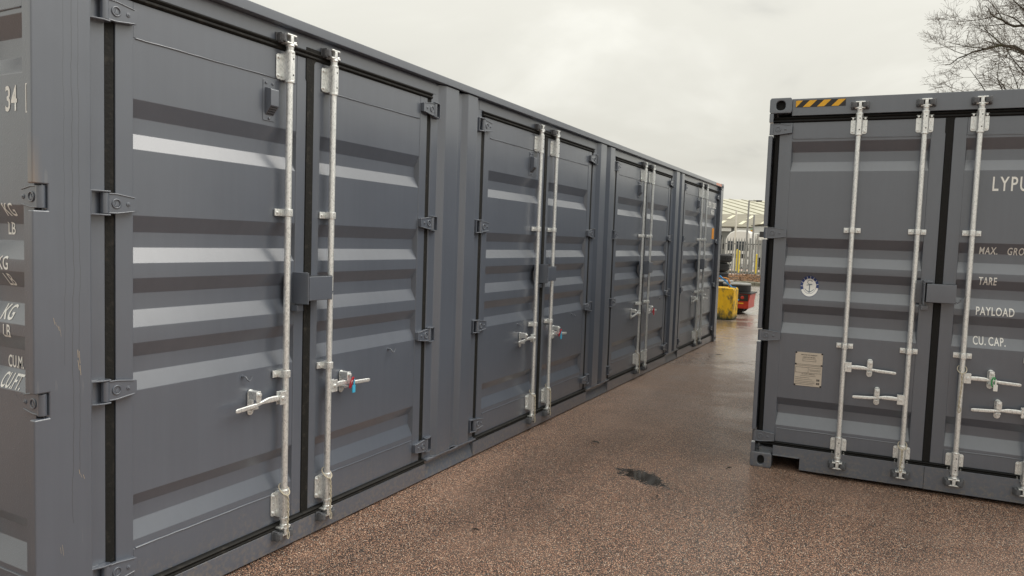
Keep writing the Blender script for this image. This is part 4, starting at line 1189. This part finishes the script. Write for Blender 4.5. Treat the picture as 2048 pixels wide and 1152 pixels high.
m = MB(); m.box(-0.75, 0.75, -0.03, 0.02, 0.85, 1.20); m.build('grille', M_DARK, van, 0.01)
m = MB(); m.box(-1.04, 1.04, -0.06, 0.3, 0.35, 0.72); m.build('bumper', M_VWHITE, van, 0.05)
for s in (-1, 1):
    m = MB(); m.box(s * 0.88 - 0.12, s * 0.88 + 0.12, -0.045, 0.0, 0.80, 1.0); m.build('headlight', M_LID, van, 0.02)
    m = MB(); m.box(s * 1.16 - 0.09, s * 1.16 + 0.09, -0.1, 0.02, 1.55, 2.05); m.build('mirror', M_DARK, van, 0.03)
    for y in (0.9, 5.8):
        w = MB(); w.lathe([(0, -0.14), (0.3, -0.14), (0.42, -0.14), (0.47, -0.10), (0.47, 0.10), (0.42, 0.14), (0, 0.14)], (s * 0.88, y, 0.47), 26, 'x'); w.build('wheel', M_TYRE, van)
# low canopy beside it
M_CANB = simple('black_canopy', (0.025, 0.025, 0.027), 0.6, var=0.2)
can = thing('canopy', 'low flat canopy with black roof and white fascia right of the white lorry', 'canopy', (-6.2, 62, 0))
m = MB(); m.box(-1.1, 4.0, 0, 3.5, 2.66, 3.10); m.build('roof', M_CANB, can, 0.03)
m = MB(); m.box(-1.15, 4.05, -0.06, 0.0, 2.38, 2.62); m.build('fascia', M_VWHITE, can, 0.01)
for x in (-0.9, 1.4, 3.8):
    m = MB(); m.cyl((x, 0.3, 0), (x, 0.3, 2.66), 0.05, 10); m.build('post', M_FRAIL, can)
# lamp columns
M_LAMPG = simple('grey_lamp_column', (0.30, 0.31, 0.31), 0.5, metal=0.3, var=0.15)
M_LAMPW = simple('white_column_paint', (0.72, 0.71, 0.64), 0.5, var=0.1)
def column(x, y, h, mat, label, arm=0.0, lean=0.0):
    root = thing('lamp_post', label, 'lamp post', (x, y, 0))
    MB().tube([(0, 0, 0), (0, 0, h * 0.3), (lean, 0, h)], [0.085, 0.07, 0.055], 12).build('column', mat, root)
    if arm:
        MB().tube([(lean, 0, h), (lean + arm * 0.4, 0, h - 0.03), (lean + arm * 0.55, 0, h - 0.03)], 0.028, 8).build('arm', M_LAMPG, root)
        m = MB(); m.prism([(lean + arm * 0.45, h - 0.03), (lean + arm * 0.6, h + 0.02), (lean + arm, h + 0.01), (lean + arm * 0.95, h - 0.06), (lean + arm * 0.6, h - 0.09)], -0.09, 0.09, XZ); m.build('lantern', M_DARK, root, 0.01)
    else:
        q = MB(); q.lathe([(0.0, h + 0.05), (0.05, h + 0.03), (0.06, h)], (lean, 0, 0), 12); q.build('cap', mat, root)
column(-6.93, 50.0, 4.27, M_LAMPW, 'white slender post left of the tall grey lamp post', 0.0, -0.05)
column(-6.19, 50.0, 4.92, M_LAMPG, 'tall grey lamp post with a dark lantern arm to the right', 0.85, 0.02)
column(-5.87, 50.5, 3.95, M_LAMPG, 'short grey post standing right of the tall lamp post')

# warehouses
def roof_mat(name, c1, c2, sc):
    m, t, b = new_mat(name)
    g_ = coord(t)
    w = N(t, 'ShaderNodeTexWave', wave_type='BANDS', bands_direction='X'); w.inputs['Scale'].default_value = sc
    t.links.new(g_, w.inputs['Vector'])
    n_ = noise(t, g_, 0.25, 6, 0.6)
    c = mixc(t, ramp(t, n_, [(0.35, 0.0), (0.7, 1.0)]), c1, c2)
    c = mixc(t, 1.0, c, ramp(t, w.outputs['Fac'], [(0.0, 0.82), (0.5, 1.0)]), 'MULTIPLY')
    t.links.new(c, b.inputs['Base Color']); b.inputs['Roughness'].default_value = 0.6
    bump(t, b, w.outputs['Fac'], 0.4, 0.05)
    return m
M_ROOF1 = roof_mat('grey_brown_sheet_roof', (0.22, 0.20, 0.15), (0.30, 0.28, 0.21), 1.2)
M_ROOF2 = roof_mat('pale_cream_sheet_roof', (0.58, 0.57, 0.46), (0.48, 0.47, 0.37), 1.2)
M_RIB = simple('roof_rib_shadow', (0.36, 0.345, 0.26), 0.7, var=0.15, scale=0.4)  # darker tone painted in for the shadow gaps along the roof ribs
M_CLAD = simple('grey_wall_cladding', (0.20, 0.205, 0.19), 0.6, var=0.15, scale=0.5)
M_STRIP = simple('translucent_roof_sheet', (0.72, 0.70, 0.52), 0.4, var=0.08, scale=0.5)
wh = thing('warehouse', 'long grey-roofed warehouse with pale roof lights and white fascia beyond the road', 'warehouse', (-20, 120, 0))
m = MB(); m.prism([(0.0, 0.0), (0.0, 4.9), (16.0, 7.5), (32.0, 4.9), (32.0, 0.0)], -40, 34, lambda a, c, d: (d, a, c)); m.build('wall', M_CLAD, wh)
m = MB(); m.prism([(-0.5, 4.86), (-0.5, 5.02), (16.0, 7.72), (16.0, 7.55)], -40.5, 34.5, lambda a, c, d: (d, a, c)); m.build('roof', M_ROOF1, wh)
m = MB(); m.prism([(32.5, 4.86), (32.5, 5.02), (16.01, 7.72), (16.01, 7.55)], -40.5, 34.5, lambda a, c, d: (d, a, c)); m.build('roof', M_ROOF1, wh)
k0 = None
sl = (7.72 - 5.02) / 16.5
for i in range(18):
    x = -30 + 3.3 * i
    for (a, c_) in ((1.6, 6.0), (8.6, 13.6)):
        m = MB(); z0 = 5.02 + sl * (a + 0.5) + 0.03; z1 = 5.02 + sl * (c_ + 0.5) + 0.03
        m.prism([(a, z0), (c_, z1), (c_, z1 + 0.05), (a, z0 + 0.05)], x, x + 0.62, lambda p, q, d: (d, p, q)); m.build('roof_light', M_STRIP, wh)
for x0, x1, mt in ((-3.0, -0.95, M_VWHITE), (-0.45, 4.2, M_VWHITE), (-12.0, -3.6, M_VWHITE), (4.5, 8.0, M_VWHITE)):
    m = MB(); m.box(x0, x1, -0.30, -0.12, 4.22, 4.80); m.build('fascia_panel', mt, wh, 0.02)
m = MB(); m.box(2.1, 2.75, -0.38, -0.31, 4.28, 4.52); m.build('yellow_sign', M_YEL, wh, 0.01)
m = MB(); m.box(2.1, 2.75, -0.38, -0.31, 4.56, 4.84); m.build('pale_green_sign', simple('pale_green_sign', (0.5, 0.72, 0.52), 0.5, var=0.1), wh, 0.01)
for x in (-6.0, 0.2, 6.6):
    m = MB(); m.box(x, x + 3.6, -0.08, 0.02, 0.0, 3.6); m.build('loading_door', M_DARK, wh, 0.02)
ann = thing('annexe', 'small white clad annexe at the right end of the warehouse front', 'building', (-16.6, 116, 0))
m = MB(); m.box(-0.3, 10, 0, 3.6, 0, 5.0); m.build('wall', simple('white_cladding', (0.66, 0.68, 0.66), 0.5, var=0.08, scale=0.6), ann, 0.02)
m = MB(); m.prism([(-0.6, 5.02), (-0.6, 5.16), (10.3, 7.0), (10.3, 6.86)], -0.3, 3.8, XZ); m.build('roof', M_ROOF1, ann)
m = MB(); m.prism([(-0.3, 5.0), (10.0, 5.0), (10.0, 6.8)], 0.02, 3.5, XZ); m.build('gable', M_CLAD, ann)
wb = thing('warehouse', 'large warehouse with wide cream ribbed roof rising behind the grey-roofed one', 'warehouse', (-16, 150, 0), R(36))
m = MB(); m.prism([(0.0, 0.0), (0.0, 7.5), (32.0, 12.7), (64.0, 7.5), (64.0, 0.0)], -70, 70, lambda a, c, d: (d, a, c)); m.build('wall', M_CLAD, wb)
m = MB(); m.prism([(-0.6, 7.50), (-0.6, 7.65), (32.0, 13.00), (32.0, 12.80)], -70.5, 70.5, lambda a, c, d: (d, a, c)); m.build('roof', M_ROOF2, wb)
m = MB(); m.prism([(64.6, 7.50), (64.6, 7.65), (32.02, 13.00), (32.02, 12.80)], -70.5, 70.5, lambda a, c, d: (d, a, c)); m.build('roof', M_ROOF2, wb)
sl2 = (11.90 - 6.55) / 32.6
m = MB(); m.prism([(-0.5, 7.67), (31.9, 7.67 + sl2 * 32.4), (31.9, 7.67 + sl2 * 32.4 + 0.12), (-0.5, 7.79)], 0, 0.28, lambda p, q, d: (d, p, q))
rb = m.build('roof_rib', M_RIB, wb, 0, 1, (-60, 0, 0))
for i in range(1, 40): inst(rb, wb, (-60 + 3.1 * i, 0, 0))

# ------------------------------------------------------------------ bare tree behind the right container
M_BARK = simple('dark_bark', (0.050, 0.042, 0.030), 0.85, var=0.4, scale=6, bumps=0.5, second=(0.060, 0.065, 0.025), lo=0.5, hi=0.75)
M_TWIG = simple('twig_bark', (0.11, 0.088, 0.068), 0.85, var=0.3, scale=6, bumps=0)
tree = thing('bare_tree', 'leafless spreading tree standing behind the right container', 'tree', (7.80, 20.5, 0.1))
trunk = MB(); limbs = MB(); twigs = MB()
tr = random.Random(11)
def grow(p, d, r, ln, lev, path=None):
    """one bough: a wandering tapering tube that throws side shoots"""
    n = max(3, int(ln / (0.22 if lev > 1 else 0.35)))
    if lev >= 4: n = 3
    pts = [p.copy()]; rs = [r]; dirs = [d.copy()]
    bend = Vector((tr.uniform(-1, 1), tr.uniform(-1, 1), tr.uniform(-0.35, 0.9))) * (0.10 if lev < 4 else 0.16)
    for i in range(n):
        j = 0.10 if lev < 3 else 0.16
        d = (d + bend * 0.55 + Vector((tr.gauss(0, j), tr.gauss(0, j), tr.gauss(0, j)))).normalized()
        p = p + d * (ln / n)
        pts.append(p.copy()); dirs.append(d.copy()); rs.append(max(r * (1 - (0.94 if lev else 0.6) * (i + 1) / n), 0.0024))
    if path:
        pts = path; n = len(path) - 1; dirs = [(path[min(i + 1, n)] - path[max(i - 1, 0)]).normalized() for i in range(n + 1)]; rs = [max(r * (1 - 0.92 * i / n), 0.005) for i in range(n + 1)]
        ln = sum((path[i + 1] - path[i]).length for i in range(n))
    (trunk if lev == 0 else limbs if lev <= 2 else twigs).tube(pts, rs, 9 if lev == 0 else 6 if lev <= 2 else (4 if lev == 3 else 3), lev < 3)
    if lev >= 5: return
    kids = (0, 9 if path else 6, 6, 5, 3)[lev] if lev else 9
    for k in range(kids):
        f = (0.30 + 0.66 * (k + tr.random()) / kids) if lev else (0.42 + 0.55 * (k + tr.random()) / kids)
        i = min(n, max(1, int(f * n)))
        q = pts[i]; dd = dirs[i]
        ax = dd.orthogonal().normalized(); ax.rotate(Matrix.Rotation(tr.uniform(0, 6.283), 3, dd))
        ang = R(tr.uniform(32, 66) if lev else tr.uniform(42, 72))
        nd = dd.copy(); nd.rotate(Matrix.Rotation(ang, 3, ax))
        if lev >= 1: nd.z += 0.12
        if nd.z < -0.25: nd.z = -0.1
        nl = ln * tr.uniform(0.46, 0.72) * (1.12 - 0.4 * f) * (0.62 if path else 1) if lev else tr.uniform(3.2, 4.6) * (1.15 - 0.35 * f)
        grow(q, nd.normalized(), max(rs[i] * tr.uniform(0.50, 0.66), 0.0036), nl, lev + 1)
grow(Vector((0, 0, 0)), Vector((-0.04, 0, 1)), 0.24, 7.4, 0)
# boughs that lean out over the container
def bough(ctrl, r_):
    c = [Vector(q) for q in ctrl]; out = []
    for k in range(len(c) - 1):
        p0, p1, p2, p3 = c[max(k - 1, 0)], c[k], c[k + 1], c[min(k + 2, len(c) - 1)]
        for i in range(5):
            u = i / 5
            out.append(0.5 * ((2 * p1) + (p2 - p0) * u + (2 * p0 - 5 * p1 + 4 * p2 - p3) * u * u + (3 * p1 - p0 - 3 * p2 + p3) * u ** 3))
    out.append(c[-1])
    grow(out[0], Vector((0, 0, 1)), r_, 3.0, 1, [q + Vector((tr.gauss(0, .02), tr.gauss(0, .03), tr.gauss(0, .02))) for q in out])
bough([(-0.2, 0, 4.3), (-1.1, -0.2, 5.35), (-1.95, -0.4, 6.15), (-2.7, -0.4, 6.75), (-3.35, -0.3, 6.75), (-4.1, -0.2, 6.45)], 0.095)
bough([(-0.2, 0, 4.9), (-1.0, 0.3, 6.3), (-1.9, 0.4, 7.2), (-2.8, 0.3, 7.5), (-3.3, 0.2, 7.95)], 0.085)
bough([(-0.2, 0, 4.0), (-1.2, 0.5, 5.1), (-2.2, 0.8, 5.7), (-3.0, 0.9, 5.95), (-3.6, 0.8, 5.9)], 0.075)
bough([(-0.3, 0, 5.6), (-0.9, -0.3, 7.2), (-1.8, -0.4, 8.1), (-2.9, -0.3, 8.4)], 0.075)
trunk.build('trunk', M_BARK, tree); limbs.build('limbs', M_BARK, tree)
tag(twigs.build('twigs', M_TWIG, tree), kind='stuff')

# ------------------------------------------------------------------ litter on the yard
M_LEAFD = simple('wet_dark_leaf', (0.020, 0.016, 0.011), 0.5, var=0.3, scale=30)
def leaf(x, y, L_, w_, a, label):
    m = MB(); n_ = 7; top = []; bot = []
    for i in range(n_ + 1):
        f = i / n_; hw_ = w_ * math.sin(math.pi * f ** 0.8) * (0.8 + 0.35 * ((i * 7) % 3 - 1)); zc = 0.010 + 0.008 * math.sin(3.1 * f) + 0.006 * f
        top.append((L_ * (f - 0.5), hw_ + 0.003 * math.sin(9 * f), zc + 0.004)); bot.append((L_ * (f - 0.5), -hw_, zc))
    for i in range(n_):
        m.quad(bot[i], bot[i + 1], top[i + 1], top[i])
    m.tube([(-L_ * 0.72, 0.004, 0.008), (-L_ * 0.5, 0, 0.012), (L_ * 0.45, 0, 0.022)], 0.0022, 5)
    o = m.build('dead_leaf', M_LEAFD, None, 0, 1, (x, y, gz(x)), a)
    tag(o, label, 'leaf', 'wet leaves on the yard')
leaf(0.66, 4.32, 0.105, 0.017, R(-30), 'largest dark curled leaf lying midway along the long container')
leaf(1.53, 3.24, 0.045, 0.010, R(-60), 'tiny dark leaf lying in front of the small puddle')
leaf(1.83, 4.18, 0.035, 0.010, R(20), 'small dark leaf beside the near corner of the right container')
leaf(0.46, 10.3, 0.12, 0.016, R(10), 'dark leaf near the far end of the long container')
leaf(0.76, 2.10, 0.05, 0.008, R(-20), 'thin dark leaf near the bottom edge of the picture')

# loose chippings, thickest along the foot of the containers
gr = MB(); r = random.Random(21)
def chip(x, y, s_):
    z = gz(x); a = r.uniform(0, 6.28); c, d = math.cos(a) * s_, math.sin(a) * s_; h = s_ * r.uniform(0.7, 1.2)
    b = len(gr.v)
    gr.v.extend([(x + c, y + d, z), (x - d * .8, y + c * .8, z), (x - c, y - d, z), (x + d * .8, y - c * .8, z), (x + c * .3, y + d * .3 + s_ * .2, z + h), (x - c * .4, y - d * .4, z + h * .9)])
    for q in ((0, 1, 4), (1, 5, 4), (1, 2, 5), (2, 3, 5), (3, 4, 5), (3, 0, 4)): gr.f.append(tuple(b + i for i in q))
for i in range(900): chip(0.02 + abs(r.gauss(0, 0.07)), r.uniform(0.3, 12.2), r.uniform(0.003, 0.008))
for i in range(420):
    u = r.uniform(0.0, 2.4); w = abs(r.gauss(0, 0.06)) + 0.01
    chip(1.9457 + u * 0.9985 + w * 0.054, 4.396 + u * 0.0543 - w, r.uniform(0.003, 0.008))
for i in range(900): chip(r.uniform(0.2, 3.2), r.uniform(0.6, 9.0), r.uniform(0.0025, 0.0065))
M_CHIP = simple('loose_chippings', (0.34, 0.22, 0.15), 0.6, var=0.4, scale=90, bumps=0, second=(0.13, 0.10, 0.085), lo=0.4, hi=0.6)
tag(gr.build('chippings', M_CHIP), 'loose stone chippings scattered over the yard and along the container feet', 'chippings', kind='stuff')
